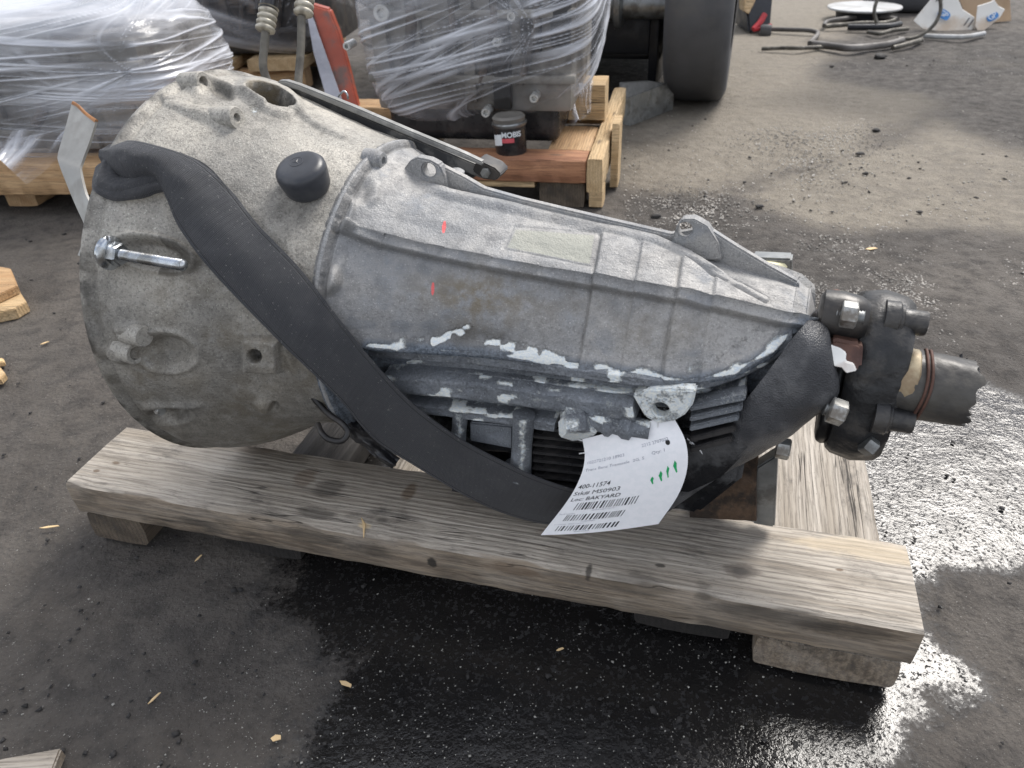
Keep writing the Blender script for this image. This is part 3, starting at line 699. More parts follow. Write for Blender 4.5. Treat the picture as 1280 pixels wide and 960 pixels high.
# ---- gear case
RIB = [(418, 282), (436, 288), (475, 302), (530, 316), (640, 338), (740, 356), (860, 378), (950, 399), (1004, 412)]
UPR = [(520, 228), (560, 243), (620, 256), (700, 273), (760, 288), (815, 300), (860, 320), (905, 348), (955, 378)]
PANL = [(462, 434), (520, 438), (600, 443), (700, 455), (790, 467), (860, 475), (915, 466), (957, 445), (994, 416)]
def build_case():
    ss = np.r_[np.linspace(.244, .262, 22), np.linspace(.2632, .72, 360), np.linspace(.7215, .742, 20)]
    tt = tgrid(620, 90); S, Tt, R, P = loft(ss, tt, True); N = normals(P)
    if ((N*(P-TC-S[..., None]*TN)).sum(-1)).mean() < 0: N = -N
    U, V, Z = pix(P); fc = facing(P, N); H = np.zeros_like(R)
    d, a, sd_ = pdist(U, V, RIB)
    # long rib: flat on top, undercut on its lower side
    xr = d*sd_
    H += np.where(xr < -4.5, .0055*sstep(-34, -5, xr), 0)*sstep(.262, .30, S) + .0105*sstep(-7.0, -4.4, xr)*sstep(7.8, 5.0, xr) - .0012*np.exp(-((xr+6.5)/1.2)**2)
    H += .009*(1-sstep(.3, 1.0, ell(U, V, (432, 284), 19, 11, 12)))
    # upper rib with rounded section; beyond it the flange slope falls away
    d2, a2, s2 = pdist(U, V, UPR)
    H += .006*(1-sstep(1, 9, d2))*sstep(0, .08, a2)
    H -= .007*sstep(4, 12, d2)*(s2 < 0)*sstep(.30, .34, S)
    # stepped panels
    Xs = U+(V-355)*.17
    between = (s2 > 0)*sstep(5, 9, d2)
    st = .0026*sstep(740, 742.5, Xs) - .0017*sstep(752, 792, Xs) + .0015*sstep(794, 796, Xs) + .0022*sstep(845, 847.5, Xs) - .0022*sstep(856, 890, Xs) + .0018*sstep(891, 893, Xs)
    H += st*1.7*between
    H -= .0018*(np.exp(-((Xs-741)/1.8)**2)+np.exp(-((Xs-846)/1.8)**2))*between
    H += .0016*np.exp(-((Xs-795)/1.8)**2)*between
    # belly above the pan flange
    d3, a3, s3 = pdist(U, V, PANL)
    H += .006*(1-sstep(2, 26, d3))*(s3 < 0)
    H -= .034*sstep(4, 10, d3*s3)*sstep(440, 462, U)*sstep(.735, .70, S)
    H -= .0010*np.exp(-(sdf(U, V, [(642, 283), (748, 291), (741, 335), (630, 312)])/1.6)**2)
    # left lobes
    H += .009*(1-sstep(.35, 1.0, ell(U, V, (411, 350), 21, 24, 8))) + .007*taper(U, V, [(428, 318), (414, 352)], 10, 16, .3, 1)
    H -= .007*(1-sstep(.2, 1.0, ell(U, V, (452, 238), 20, 22, 60)))
    H += .005*ridge(U, V, [(436, 228), (440, 262), (432, 285)], 7, 1)
    H += .004*(1-sstep(.2, 1.0, ell(U, V, (466, 243), 12, 20, 10)))
    H -= .003*(1-sstep(.4, 1.0, ell(U, V, (900, 347), 30, 7, 24)))
    # worn-smooth tail
    H -= .004*(1-sstep(.2, 1, ell(U, V, (935, 356), 42, 8, 28)))
    H *= fc
    H += (.0007*fbm(S*30, Tt*8, 4, 4)+.0003*fbm(S*120, Tt*30, 1, 3))
    H *= sstep(.743, .73, S)
    H = np.where(S < .256, .0012*vnoise(Tt*40, S*20), H*sstep(.254, .262, S))
    P2 = P + N*H[..., None]
    n, m = S.shape
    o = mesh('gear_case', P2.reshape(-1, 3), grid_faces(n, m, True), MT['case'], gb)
    gr = .12*(fbm(S*12, Tt*4, 1, 4)+.2) + .18*sstep(330, 430, V)*sstep(800, 500, U) + .35*(1-sstep(0, 3, np.abs(xr-8)))  # mottled grime, darker lower left, and a shadow line painted under the long rib
    gr += .5*np.exp(-((U-590)/55)**2-((V-418)/14)**2) + .3*(np.exp(-((Xs-741)/1.6)**2)+np.exp(-((Xs-846)/1.6)**2))*between  # a darker patch, plus shadow lines painted along the panel grooves
    gr += .45*(S < .258)
    attr(o, 'grime_shade', np.clip(gr, 0, 1))
    attr(o, 'brown', np.clip(.55*np.exp(-((U-610)/60)**2-((V-380)/32)**2) + .45*np.exp(-((U-560)/70)**2-((V-360)/20)**2)+.25*np.exp(-((U-735)/60)**2-((V-385)/25)**2)+.35*np.exp(-((U-830)/60)**2-((V-415)/25)**2), 0, 1))
    edge = .75*(1-sstep(1, 5+11*vnoise(U/15, V/15, 3), np.abs(d3-6)))*(s3 < 0)*np.clip(vnoise(U/26, V/50, 1)*2.2-.7, 0, 1)
    edge += .8*(1-sstep(2, 9, np.abs(pdist(U, V, [(500, 425), (545, 425), (585, 410)])[0])))*vnoise(U/8, V/8, 2)
    edge += .95*ridge(U, V, [(612, 428), (640, 432), (675, 441), (716, 452)], 13, 1)*sstep(.1, .7, vnoise(U/9, V/7, 5)) + .8*ridge(U, V, [(545, 424), (575, 416), (588, 408)], 9, 1)*sstep(.2, .7, vnoise(U/7, V/7, 9))
    edge += .5*ridge(U, V, [(862, 460), (900, 445), (945, 415), (990, 403)], 12, 1)*vnoise(U/7, V/7, 8)
    edge += .55*(1-sstep(0, 3.5, np.abs(d3-5)))*sstep(.2,.6,vnoise(U/16, V/30, 6))*(s3 < 0)
    attr(o, 'corr', np.clip(edge, 0, 1))
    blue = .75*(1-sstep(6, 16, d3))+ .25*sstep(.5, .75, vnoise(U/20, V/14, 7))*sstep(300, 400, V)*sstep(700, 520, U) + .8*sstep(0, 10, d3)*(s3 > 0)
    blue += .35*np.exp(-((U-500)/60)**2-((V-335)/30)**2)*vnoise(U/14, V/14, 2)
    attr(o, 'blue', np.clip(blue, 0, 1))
    pt = np.maximum(1-sstep(.6, 1.3, ell(U, V, (555, 284), 2.6, 8.5, 6)), .75*(1-sstep(.6, 1.3, ell(U, V, (541, 361), 2.4, 9.5, 2))))
    attr(o, 'paint', pt*fc)
    pl = sdf(U, V, [(645, 287), (743, 294), (737, 331), (634, 310)])
    attr(o, 'plate', sstep(1, -1, pl)*fc)
    return o
case = build_case()

def axis_frame(P): return frame(P, TN, z=EZ)
def boss(name, u, v, r, length, lift, mat, hole=None, r2=None, tilt=.12, parent=None):
    """round bolt boss parallel to the axis whose tail end shows at pixel u, v"""
    a, rad, s, t, rr = hitn(u, v); e = a + rad*lift + TN*.007
    M = frame(e, -TN-rad*tilt, z=rad); r2 = r2 or r*1.0
    prof = []
    if hole: prof += [(.014, hole*.8), (.012, hole), (.0006, hole), (0, hole*1.12)]
    prof += [(0, r*.90), (.0012, r*.98), (.003, r)] + [(length*k, r+(r2-r)*k) for k in (.3, .6, 1)]
    return lathe(name, M, prof, mat, parent or gb, 28), e
boss('bolt_boss', 250, 107, .0125, .030, .004, MT['bell'], .0065)
boss('bolt_boss', 293, 154, .0125, .07, .007, MT['bell'], .0048)
boss('bolt_boss', 178, 418, .0120, .028, .004, MT['bell'], None, .013)
boss('bolt_boss', 165, 440, .0130, .026, .001, MT['bell'], .0075)
# square boss bore
#, frame(a+rad*.0125-TN*0, (np.array(CAM)-a), z=EZ), [(.0, .0098), (.0004, .0095), (-.0015, .0090), (-.006, .0085)], MT['hole'], gb, 24)
# stud with flange nut through the bell
a, rad, *_ = hitn(152, 318)
st = thing('flange_stud', a, 'bright zinc plated stud with flanged hex nut sticking out of the bell housing', 'bolt')
c0 = a+rad*.012-TN*.002
lathe('flange', frame(c0, TN, z=EZ), [(-.004, .014), (-.003, .0175), (0, .0180), (.0015, .0165), (.004, .012)], MT['zinc'], st, 40)
lathe('nut', frame(c0+TN*.003, TN, z=EZ), [(0, .0118), (.0005, .0124), (.0105, .0124), (.012, .0108)], MT['zinc'], st, sides=6)
prof = []
L = .094; k = 0; x = .012
while x < L:
    prof += [(x, .0052), (x+.0007, .0060)]; x += .0014
prof += [(L, .0050), (L+.002, .0042)]
lathe('threaded_shank', frame(c0, TN, z=EZ), prof, MT['zinc'], st, 20, angle=80)
# small hex head low on the bell
a, rad, *_ = hitn(193, 514); lathe('hex_head', frame(a-rad*.006, TN+rad*.5, z=EZ), [(0, .0065), (.010, .0065), (.011, .0055)], MT['nutmetal'], gb, sides=6)

# ---- top flange ears with bores (case top)
def ear(px, hc, hr, p, th, name='mounting_ear', mat='case', dy=0):
    poly = [onp(u, v, p) for u, v in px]
    hp = onp(*hc, p); hole = [hp + TN*hr*math.cos(x)+TK*hr*math.sin(x) for x in np.linspace(0, 2*PI, 20, endpoint=False)]
    return prism(name, poly, THh*th, MT[mat], gb, [hole], bevel=.002)
ear([(497, 232), (503, 213), (512, 201), (521, 197), (536, 200), (549, 207), (556, 222), (560, 245), (530, 245)], (536, 213), .0078, -.006, .014)
ear([(838, 305), (846, 282), (853, 274), (868, 274), (884, 283), (898, 305), (902, 325), (870, 325)], (856, 287), .0078, -.004, .014)
# flange plate running along the top edge between the ears
rail_px = [(470, 205), (500, 226), (560, 214), (600, 230), (650, 248), (700, 263), (760, 277), (840, 292), (880, 284), (920, 308), (960, 330), (1000, 352), (1003, 372), (950, 365), (880, 325), (800, 305), (700, 285), (600, 262), (500, 245)]
rail_px = [(548, 206), (580, 222), (604, 236), (650, 249), (700, 261), (760, 275), (838, 293), (884, 285), (920, 308), (960, 332), (998, 353), (1000, 370), (950, 366), (905, 342), (858, 318), (800, 305), (700, 281), (600, 256), (548, 240)]
prism('top_flange', [onp(u, v, .002) for u, v in rail_px], THh*.010, MT['case'], gb, bevel=.0018)
# little plug and bolt near the ring, and studs on the flange
a, rad, *_ = hitn(478, 205); lathe('ring_bolt', frame(a+rad*.004-TN*.02, TN, z=rad), [(0, .012), (.016, .012), (.018, .0095), (.022, .009), (.0225, .0045), (.019, .004)], MT['case'], gb, 24)
lathe('stub', frame(onp(571, 218, .03), TK+TN*.1, y=TN), [(-.02, .009), (.004, .009), (.006, .006)], MT['case'], gb, 20)

# ---- sealing ring where bell and case meet
tt = np.radians(np.arange(0, 361, 3.0)); R = .1845
tube('joint_lip', [TC+TN*.249+THh*R*math.sin(x)+TK*R*math.cos(x) for x in tt], .0030, MT['case'], gb, 8, smoothp=False, cap=False)

# ---- black breather cap with pressed emblem
a, rad, *_ = hitn(385, 232)
capn = (rad*.8+EZ*.45-THh*.05); capn /= np.linalg.norm(capn); cb = a-capn*.004
cp = lathe('breather_cap', frame(cb, capn, y=TN), [(0, .0225), (.004, .0245), (.014, .0262), (.022, .0272), (.027, .0265), (.0305, .0235), (.032, .019), (.0325, .010), (.0322, .004)], MT['cap'], gb, 48)
xa = np.cross(capn, np.cross(TN, capn)); xa /= np.linalg.norm(xa); ya = np.cross(capn, xa)
ec = cb+capn*.0322 - xa*.004 + ya*.003
pts = [ec + (xa*math.cos(x)+ya*math.sin(x))*.0072 for x in np.linspace(0, 2*PI, 33)]
tube('emblem_ring', pts, .00055, MT['cap'], cp, 6, smoothp=False, cap=False)
V = []; F = []
for k in range(3):
    an = math.radians(90+120*k); tip = ec+(xa*math.cos(an)+ya*math.sin(an))*.0070
    b1 = ec+(xa*math.cos(an+1.05)+ya*math.sin(an+1.05))*.0011; b2 = ec+(xa*math.cos(an-1.05)+ya*math.sin(an-1.05))*.0011
    i = len(V); V += [tip, b1, b2, ec+capn*.0008]; F += [(i, i+1, i+3), (i, i+3, i+2)]
mesh('emblem_star', V, F, MT['cap'], cp, smooth=False)
lathe('cap_stem', frame(cb-capn*.012, capn, y=TN), [(0, .012), (.02, .012)], MT['hole'], gb, 20)

# ---- lower body under the pan flange
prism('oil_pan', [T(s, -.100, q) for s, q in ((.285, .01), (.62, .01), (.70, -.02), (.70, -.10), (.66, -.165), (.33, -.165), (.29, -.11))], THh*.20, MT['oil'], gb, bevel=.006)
def bar(name, px, p, th, mat='lower', bevel=.002):
    o = prism(name, [onp(u, v, p) for u, v in px], THh*th, MT[mat], gb, bevel=bevel); return o
def corr_attr(o, fn):
    n = len(o.data.vertices); co = np.zeros(n*3, np.float32); o.data.vertices.foreach_get('co', co); co = co.reshape(-1, 3)+np.array(o.matrix_basis.translation)
    U, V, _ = pix(co); attr(o, 'corr', fn(U, V))
def subdiv(o, cuts):
    bm = bmesh.new(); bm.from_mesh(o.data); 
    bmesh.ops.triangulate(bm, faces=[f for f in bm.faces if len(f.verts) > 4])
    bmesh.ops.subdivide_edges(bm, edges=[e for e in bm.edges if e.calc_length() > .012], cuts=cuts, use_grid_fill=True)
    bm.to_mesh(o.data); bm.free()
def rail(name, top, bot, p, proud, mat='lower', n=90, corr=None, drop=.5):
    """long cast rail: top and bottom edges as pixel lines on plane p; sloping top face, rounded nose, and a return below"""
    pp = lambda u: p + (.052*float(sstep(800, 1000, np.array(u))) if name in ('pan_flange', 'upper_wall') else 0)
    tp = smooth_path(np.array([onp(u, v, pp(u)) for u, v in top]), n); bt = smooth_path(np.array([onp(u, v, pp(u)) for u, v in bot]), n)
    rows = []; nose = []
    sec = [(-.1, .030, 0), (0, .012, 0), (.06, .006, 0), (.12, .002, .0), (.2, .0, 0), (.3, 0, 0), (.4, 0, 0), (.5, 0, 0), (.6, 0, 0), (.7, 0, 0), (.8, 0, 0), (.88, 0, 0), (.95, .001, 0), (1.0, .006, 0), (1.0, .03, 0)]
    for i in range(n):
        r = []
        for f, q, _ in sec:
            x = tp[i]*(1-f)+bt[i]*f; r.append(x + THh*(q-proud)) 
        rows.append(r)
    V = np.array(rows); m = V.shape[1]
    nzv = fbm(np.arange(n)[:, None]*.35, np.arange(m)[None]*.8, 2, 3)*.0012
    V = V - THh*nzv[..., None]
    F = [tuple(f) for f in grid_faces(n, m)] + [tuple(range(m)), tuple(range((n-1)*m, n*m))[::-1]]
    o = mesh(name, V.reshape(-1, 3), F, MT[mat], gb, angle=45)
    U, Vv, _ = pix(V.reshape(-1, 3))
    attr(o, 'corr', np.clip(corr(U, Vv), 0, 1) if corr else np.zeros(len(U)))
    return o
def cspots(lst, lo=.0):
    def f(U, V):
        c = np.full(U.shape, lo); c = np.maximum(c, .82*sstep(.60, .80, vnoise(U/26+lo*90, V/8, 3)))
        for (x, y, rx, ry, a) in lst: c = np.maximum(c, a*np.exp(-((U-x)/rx)**2-((V-y)/ry)**2))
        return c
    return f
PB = -.122
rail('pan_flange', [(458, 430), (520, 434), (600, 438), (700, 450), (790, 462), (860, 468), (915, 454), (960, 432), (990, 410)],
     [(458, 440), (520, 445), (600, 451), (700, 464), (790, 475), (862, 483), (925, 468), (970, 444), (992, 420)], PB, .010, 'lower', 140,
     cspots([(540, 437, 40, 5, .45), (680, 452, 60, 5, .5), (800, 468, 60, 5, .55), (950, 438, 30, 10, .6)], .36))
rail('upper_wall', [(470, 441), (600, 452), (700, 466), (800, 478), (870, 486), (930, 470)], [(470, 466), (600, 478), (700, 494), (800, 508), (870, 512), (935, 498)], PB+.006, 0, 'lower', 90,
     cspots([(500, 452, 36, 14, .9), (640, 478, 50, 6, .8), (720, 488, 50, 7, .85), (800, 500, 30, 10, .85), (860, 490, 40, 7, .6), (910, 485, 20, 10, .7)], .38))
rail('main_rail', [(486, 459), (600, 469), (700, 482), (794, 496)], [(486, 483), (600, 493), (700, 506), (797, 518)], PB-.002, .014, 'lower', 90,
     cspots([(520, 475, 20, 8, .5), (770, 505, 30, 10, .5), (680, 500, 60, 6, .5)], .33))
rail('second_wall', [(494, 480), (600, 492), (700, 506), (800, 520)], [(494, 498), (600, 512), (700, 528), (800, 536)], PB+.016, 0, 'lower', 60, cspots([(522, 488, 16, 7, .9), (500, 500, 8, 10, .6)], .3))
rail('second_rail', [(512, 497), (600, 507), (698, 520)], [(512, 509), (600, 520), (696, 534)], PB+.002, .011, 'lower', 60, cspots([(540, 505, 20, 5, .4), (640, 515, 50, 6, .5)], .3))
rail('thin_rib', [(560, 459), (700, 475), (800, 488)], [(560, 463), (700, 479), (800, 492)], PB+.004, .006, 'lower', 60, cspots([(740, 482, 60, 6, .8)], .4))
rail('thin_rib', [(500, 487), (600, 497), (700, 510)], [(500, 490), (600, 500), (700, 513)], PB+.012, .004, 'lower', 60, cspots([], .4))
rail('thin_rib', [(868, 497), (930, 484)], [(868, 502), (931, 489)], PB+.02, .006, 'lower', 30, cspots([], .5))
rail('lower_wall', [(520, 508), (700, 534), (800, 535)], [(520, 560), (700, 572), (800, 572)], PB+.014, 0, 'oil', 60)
# posts
def post(u, v0, v1, r, p, du=4):
    a = onp(u, v0, p); b = onp(u-du, v1, p)
    o = tube('post', [a, a*.5+b*.5, b], [r, r*.92, r*1.05], MT['lower'], gb, 18, 14)
    U, V, _ = pix(np.array([v.co for v in o.data.vertices])+np.array(o.matrix_basis.translation))
    attr(o, 'corr', .62-.5*np.abs((U-u+du*.5)/(r*900))+.2*vnoise(U/5, V/9, 4)); return o
post(576, 512, 560, .0095, PB-.002); post(655, 518, 596, .0125, PB-.008, 5)
lathe('post_foot', frame(onp(648, 586, PB+.012), -EZ, y=TN), [(-.006, .014), (-.004, .0185), (.004, .0190), (.006, .016)], MT['lower'], gb, 28)
bar('link_strap', [(560, 572), (600, 578), (640, 590), (640, 597), (600, 588), (560, 580)], PB-.004, .01, 'steel')
nb = bar('part_plate', [(587, 528), (641, 533), (641, 562), (587, 552)], PB-.003, .012, 'lower')
def text(name, body, origin, xdir, ydir, size, mat, parent, ext=.0002, lift=.0004):
    cu = bpy.data.curves.new(name, 'FONT'); cu.body = body; cu.size = size; cu.extrude = ext; cu.resolution_u = 2
    to = bpy.data.objects.new(name, cu); COL.objects.link(to); dg = bpy.context.evaluated_depsgraph_get()
    me = bpy.data.meshes.new_from_object(to.evaluated_get(dg)); bpy.data.objects.remove(to)
    for m_ in list(me.materials): me.materials.clear(); break
    x = np.asarray(xdir, float); x /= np.linalg.norm(x); z = np.cross(x, ydir); z /= np.linalg.norm(z)
    if z@(np.array(origin)-CAM) > 0: z = -z; y = np.cross(z, x)
    else: y = np.cross(z, x)
    if y@np.asarray(ydir) < 0: y = -y
    M = Matrix(((x[0], y[0], z[0], origin[0]+z[0]*lift), (x[1], y[1], z[1], origin[1]+z[1]*lift), (x[2], y[2], z[2], origin[2]+z[2]*lift), (0, 0, 0, 1)))
    me.materials.clear()
    return link(name, me, mat, parent, M)
# fitting with hex and ringed hose neck
fa = onp(722, 527, PB-.014)
hexd = TN*.28-THh*.7-EZ*.5
lathe('hex_fitting', frame(fa, hexd, y=TN), [(-.03, .017), (-.004, .0185), (-.002, .0205), (.012, .0205), (.0155, .018), (.0155, .0)], MT['lower'], gb, sides=6)
corr_attr(gb.children[-1] if False else bpy.data.objects[[o.name for o in bpy.data.objects if o.name.startswith('hex_fitting')][-1]], cspots([(714, 514, 22, 12, .8)], .42))
nk = [(0, .013), (.006, .0155), (.010, .013), (.016, .0128), (.020, .016), (.024, .0160), (.028, .012), (.034, .0125), (.038, .015), (.046, .015), (.048, .011), (.065, .010)]
o = lathe('ringed_neck', frame(onp(736, 522, PB-.008), TN, z=EZ), nk, MT['lower'], gb, 28, angle=60); corr_attr(o, cspots([(765, 520, 22, 8, .5)], .2))
# ear on the pan flange with hole
o = prism('pan_ear', [onp(u, v, PB-.012) for u, v in [(790, 494), (812, 486), (870, 488), (866, 506), (856, 519), (842, 527), (822, 530), (806, 522)]], THh*.014, MT['lower'], gb,
          [[onp(826, 513, PB-.012)+TN*.0085*math.cos(x)+TK*.0085*math.sin(x) for x in np.linspace(0, 2*PI, 18, endpoint=False)]], bevel=.002)
attr(o, 'corr', np.full(len(o.data.vertices), .74))
# finned black pan area
for i in range(7):
    v = 545+i*10
    bar('pan_fin', [(665, v), (800, v+14), (800, v+17), (665, v+3)], PB-.006, .02, 'blackplastic', .001)
bar('pan_face', [(660, 530), (880, 548), (935, 520), (940, 560), (900, 600), (860, 618), (665, 605)], PB+.006, .05, 'oil', .004)
for i, (v, dd) in enumerate(((506, 0), (519, .002), (531, .0), (545, .003), (558, .001))):
    o = bar('case_fin', [(862, v+2), (930-i*4, v-12), (932-i*4, v-5), (862, v+9)], PB-.002, .02, 'lower' if i < 3 else 'blackplastic', .0012)
    if i < 3: attr(o, 'corr', np.full(len(o.data.vertices), .42-.05*i))
bar('pan_foot', [(560, 560), (650, 600), (860, 612), (862, 640), (560, 640)], PB+.05, .05, 'oil', .006)
# ================================================================== output end: rubber coupling, studs, cut shaft
def tail_disc(name, s0, s1, rf, mat, rnd=.010, parent=gb, n=144, waves=0.0):
    prof = [(s0, .35), (s0, .92), (s0+rnd*.3, .975), (s0+rnd, 1.0), ((s0+s1)/2, 1.012), (s1-rnd, 1.0), (s1-rnd*.3, .975), (s1, .92), (s1, .35)]
    V = []
    for s, k in prof:
        for a in np.linspace(0, 2*PI, n, endpoint=False):
            r = rf(a)*k if k > .5 else .03; r += waves*fbm(np.array(a*9), np.array(s*70), 2, 3)*(k > .9)
            V.append(T(s, r*math.sin(a), r*math.cos(a)))
    m = n; F = [tuple(f) for f in grid_faces(len(prof), m, True)]+[tuple(range(m))[::-1], tuple(range((len(prof)-1)*m, len(prof)*m))]
    return mesh(name, V, F, MT[mat], parent, angle=40)
A0 = math.radians(-22)
tail_disc('flex_coupling', .776, .828, lambda a: .087+.007*math.cos(3*(a-A0)), 'rubber', .018, waves=.0022)
tail_disc('output_yoke', .748, .768, lambda a: .052+.027*max(0, math.cos(3*(a-A0-PI/3)))**1.2, 'rust', .006, waves=.003)
tail_disc('yoke_plate', .764, .778, lambda a: .066+.016*max(0, math.cos(3*(a-A0))), 'darkiron', .003, waves=.002)
lathe('output_bearing_neck', frame(T(.735, 0, 0), TN, z=TK), [(0, .055), (.03, .05), (.035, .042), (.06, .04)], MT['darkiron'], gb, 36)
def ax(u, v, s): return onplane(u, v, T(s, 0, 0), TN)
def polar(a, r): return math.sin(a)*r, math.cos(a)*r
# upper yoke arm with bolt and nut towards the gearbox, as seen
def dep(u, v, d): return atd(u, v, d)
k = dep(1028, 392, .735)
lathe('yoke_ear', frame(k-TN*.004, TN, z=TK), [(0, .018), (.003, .0235), (.020, .0245), (.036, .022), (.044, .017)], MT['darkiron'], gb, 30)
lathe('bolt_thread', frame(dep(1044, 392, .715), TN, z=TK), [(x*.0012, .0068 if x % 2 else .0060) for x in range(22)], MT['steel'], gb, 18, angle=80)
lathe('hex_nut', frame(dep(1051, 392, .708), TN, z=TK), [(0, .0105), (.001, .0125), (.013, .0125), (.0145, .010)], MT['nutmetal'], gb, sides=6)
rb = prism('rusty_lug', [dep(u, v, .705) for u, v in [(1037, 427), (1046, 424), (1076, 430), (1079, 436), (1077, 462), (1060, 466), (1040, 455)]], THh*.03-TK*.006, MT['rust'], gb, bevel=.003)
prism('paint_daub', [dep(u, v, .7035) for u, v in [(1038, 432), (1050, 436), (1058, 442), (1057, 452), (1067, 455), (1071, 464), (1058, 467), (1052, 460), (1042, 458)]], THh*.003, MT['whitepaint'], gb, bevel=.0008)
lathe('hex_nut', frame(dep(1036, 511, .715), TN*.95-TK*.2, z=TK), [(0, .0105), (.001, .0125), (.014, .0125), (.0155, .010)], MT['nutmetal'], gb, sides=6)
lathe('bolt_thread', frame(dep(1030, 510, .722), TN*.95-TK*.2, z=TK), [(x*.0012, .0068 if x % 2 else .0060) for x in range(12)], MT['steel'], gb, 18, angle=80)
lathe('hex_nut', frame(dep(970, 559, .80), TN, z=TK), [(0, .010), (.001, .0115), (.013, .0115), (.0145, .0095)], MT['nutmetal'], gb, sides=6)
lathe('hex_nut', frame(dep(1080, 552, .75), TN*.8-TK*.5, z=TK), [(0, .0095), (.001, .0105), (.011, .0105), (.0125, .0085)], MT['steel'], gb, sides=6)
# studs with stepped sleeves on the far face
def sleeve(u, v, d_, r, ln):
    b = dep(u, v, d_)
    return lathe('stud_sleeve', frame(b-TN*.012, TN, z=TK), [(0, r*1.15), (.012, r*1.15), (.014, r), (ln*.45, r), (ln*.48, r*.80), (ln, r*.78), (ln+.002, r*.7)], MT['rubber'], gb, 30)
sleeve(1121, 400, .725, .0155, .036); sleeve(1108, 522, .735, .0150, .034)
# brass collar and the sawn-off tube
c1 = dep(1126, 474, .742)
lathe('collar_bush', frame(c1-TN*.02, TN, z=TK), [(0, .028), (.018, .030), (.022, .0315), (.030, .0312), (.034, .028)], MT['brass'], gb, 40)
c2 = dep(1136, 479, .742)
def shaft():
    prof = [(-.02, .030)] + [(x, .0335+.0006*math.sin(x*90)) for x in np.linspace(0, .042, 26)]
    n = 72; V = []
    M = frame(c2, TN*1.0-TK*.02, z=TK)
    for i, (x, r) in enumerate(prof):
        for k_ in range(n):
            a = 2*PI*k_/n; rr = r + .0020*float(fbm(a*2.2, x*40, 1, 4)); xx = x
            if i > len(prof)-6:
                e = (i-(len(prof)-6))/5; xx += e*(.011*float(vnoise(a*2.3, 3.3, 1))+.007*float(vnoise(a*9, 1, 1))); rr -= .001*e
            V.append((xx, rr*math.cos(a), rr*math.sin(a)))
    for k_ in range(n):
        x, y, z = V[(len(prof)-1)*n+k_]; V.append((x-.001, y*.86, z*.86))
    for k_ in range(n):
        x, y, z = V[(len(prof)-1)*n+k_]; V.append((x-.04, y*.84, z*.84))
    F = [tuple(f) for f in grid_faces(len(prof)+2, n, True)] + [tuple(range((len(prof)+1)*n, (len(prof)+2)*n))]
    return mesh('cut_shaft_tube', V, F, MT['tubeiron'], gb, True, M, angle=50), M
shf, SM = shaft()
for dx, rr in ((.008, .0350), (.012, .0347)):
    pts = [SM @ Vector((dx+.0012*math.sin(3*a), rr*math.cos(a), rr*math.sin(a))) for a in np.linspace(0, 2*PI, 49)]
    tube('rusty_ring', [np.array(p) for p in pts], .0015, MT['rust'], gb, 8, smoothp=False, cap=False)
# torn rag of tape at the cut end
V = []; 
for i in range(9):
    for j in range(5):
        p = dep(1198+i*3.2+j*.8, 446+j*3.5+i*1.5, .735-.004*math.sin(i*1.7+j))+TK*(.004*math.sin(i*2.3)+.003*random.random()); V.append(p)
mesh('torn_tape', V, grid_faces(9, 5), MT['leather'], gb)

# ================================================================== pieces behind and above the case
def backp(name, px, p, th, mat, bevel=.0015, par=gb): return prism(name, [onp(u, v, p) for u, v in px], THh*th, MT[mat], par, bevel=bevel)
backp('arm_web', [(343, 110), (352, 106), (372, 112), (440, 140), (510, 170), (600, 208), (612, 214), (624, 219), (621, 225), (604, 224), (560, 208), (500, 184), (440, 160), (400, 143), (352, 125)], .075, .010, 'arm')
backp('arm_flange', [(343, 106), (348, 101), (356, 101), (372, 106), (440, 133), (510, 163), (580, 192), (603, 203), (603, 208), (510, 170), (440, 141), (372, 113), (352, 108)], .068, .010, 'armtop')
backp('arm_tip', [(596, 200), (618, 210), (626, 218), (620, 226), (604, 224), (590, 214)], .070, .028, 'darkiron')
lathe('arm_tip_nut', frame(onp(606, 217, .066), THh, z=TK), [(0, .006), (.008, .007)], MT['steel'], gb, sides=6)
backp('brace_strut', [(486, 205), (492, 198), (520, 192), (548, 189), (575, 200), (600, 216), (590, 224), (560, 210), (520, 208)], .085, .008, 'arm')
backp('grey_web_plate', [(372, 118), (450, 148), (455, 160), (441, 180), (395, 160), (370, 140)], .10, .006, 'armtop')
backp('lever', [(384, 133), (400, 138), (423, 146), (432, 156), (438, 168), (418, 160), (396, 149), (386, 143)], .082, .007, 'steel', .002)
lathe('lever_pivot', frame(onp(366, 125, .06), -THh*.4+TN*.7-TK*.4, z=TK), [(-.012, .0045), (0, .006), (.006, .0105), (.013, .0115), (.018, .008)], MT['collar'], gb, 24)
tube('clip_loop', [onp(423, 121, .09), onp(426, 117, .09), onp(430, 114, .09), onp(434, 118, .09), onp(435, 124, .09)], .0013, MT['zinc'], gb, 8)
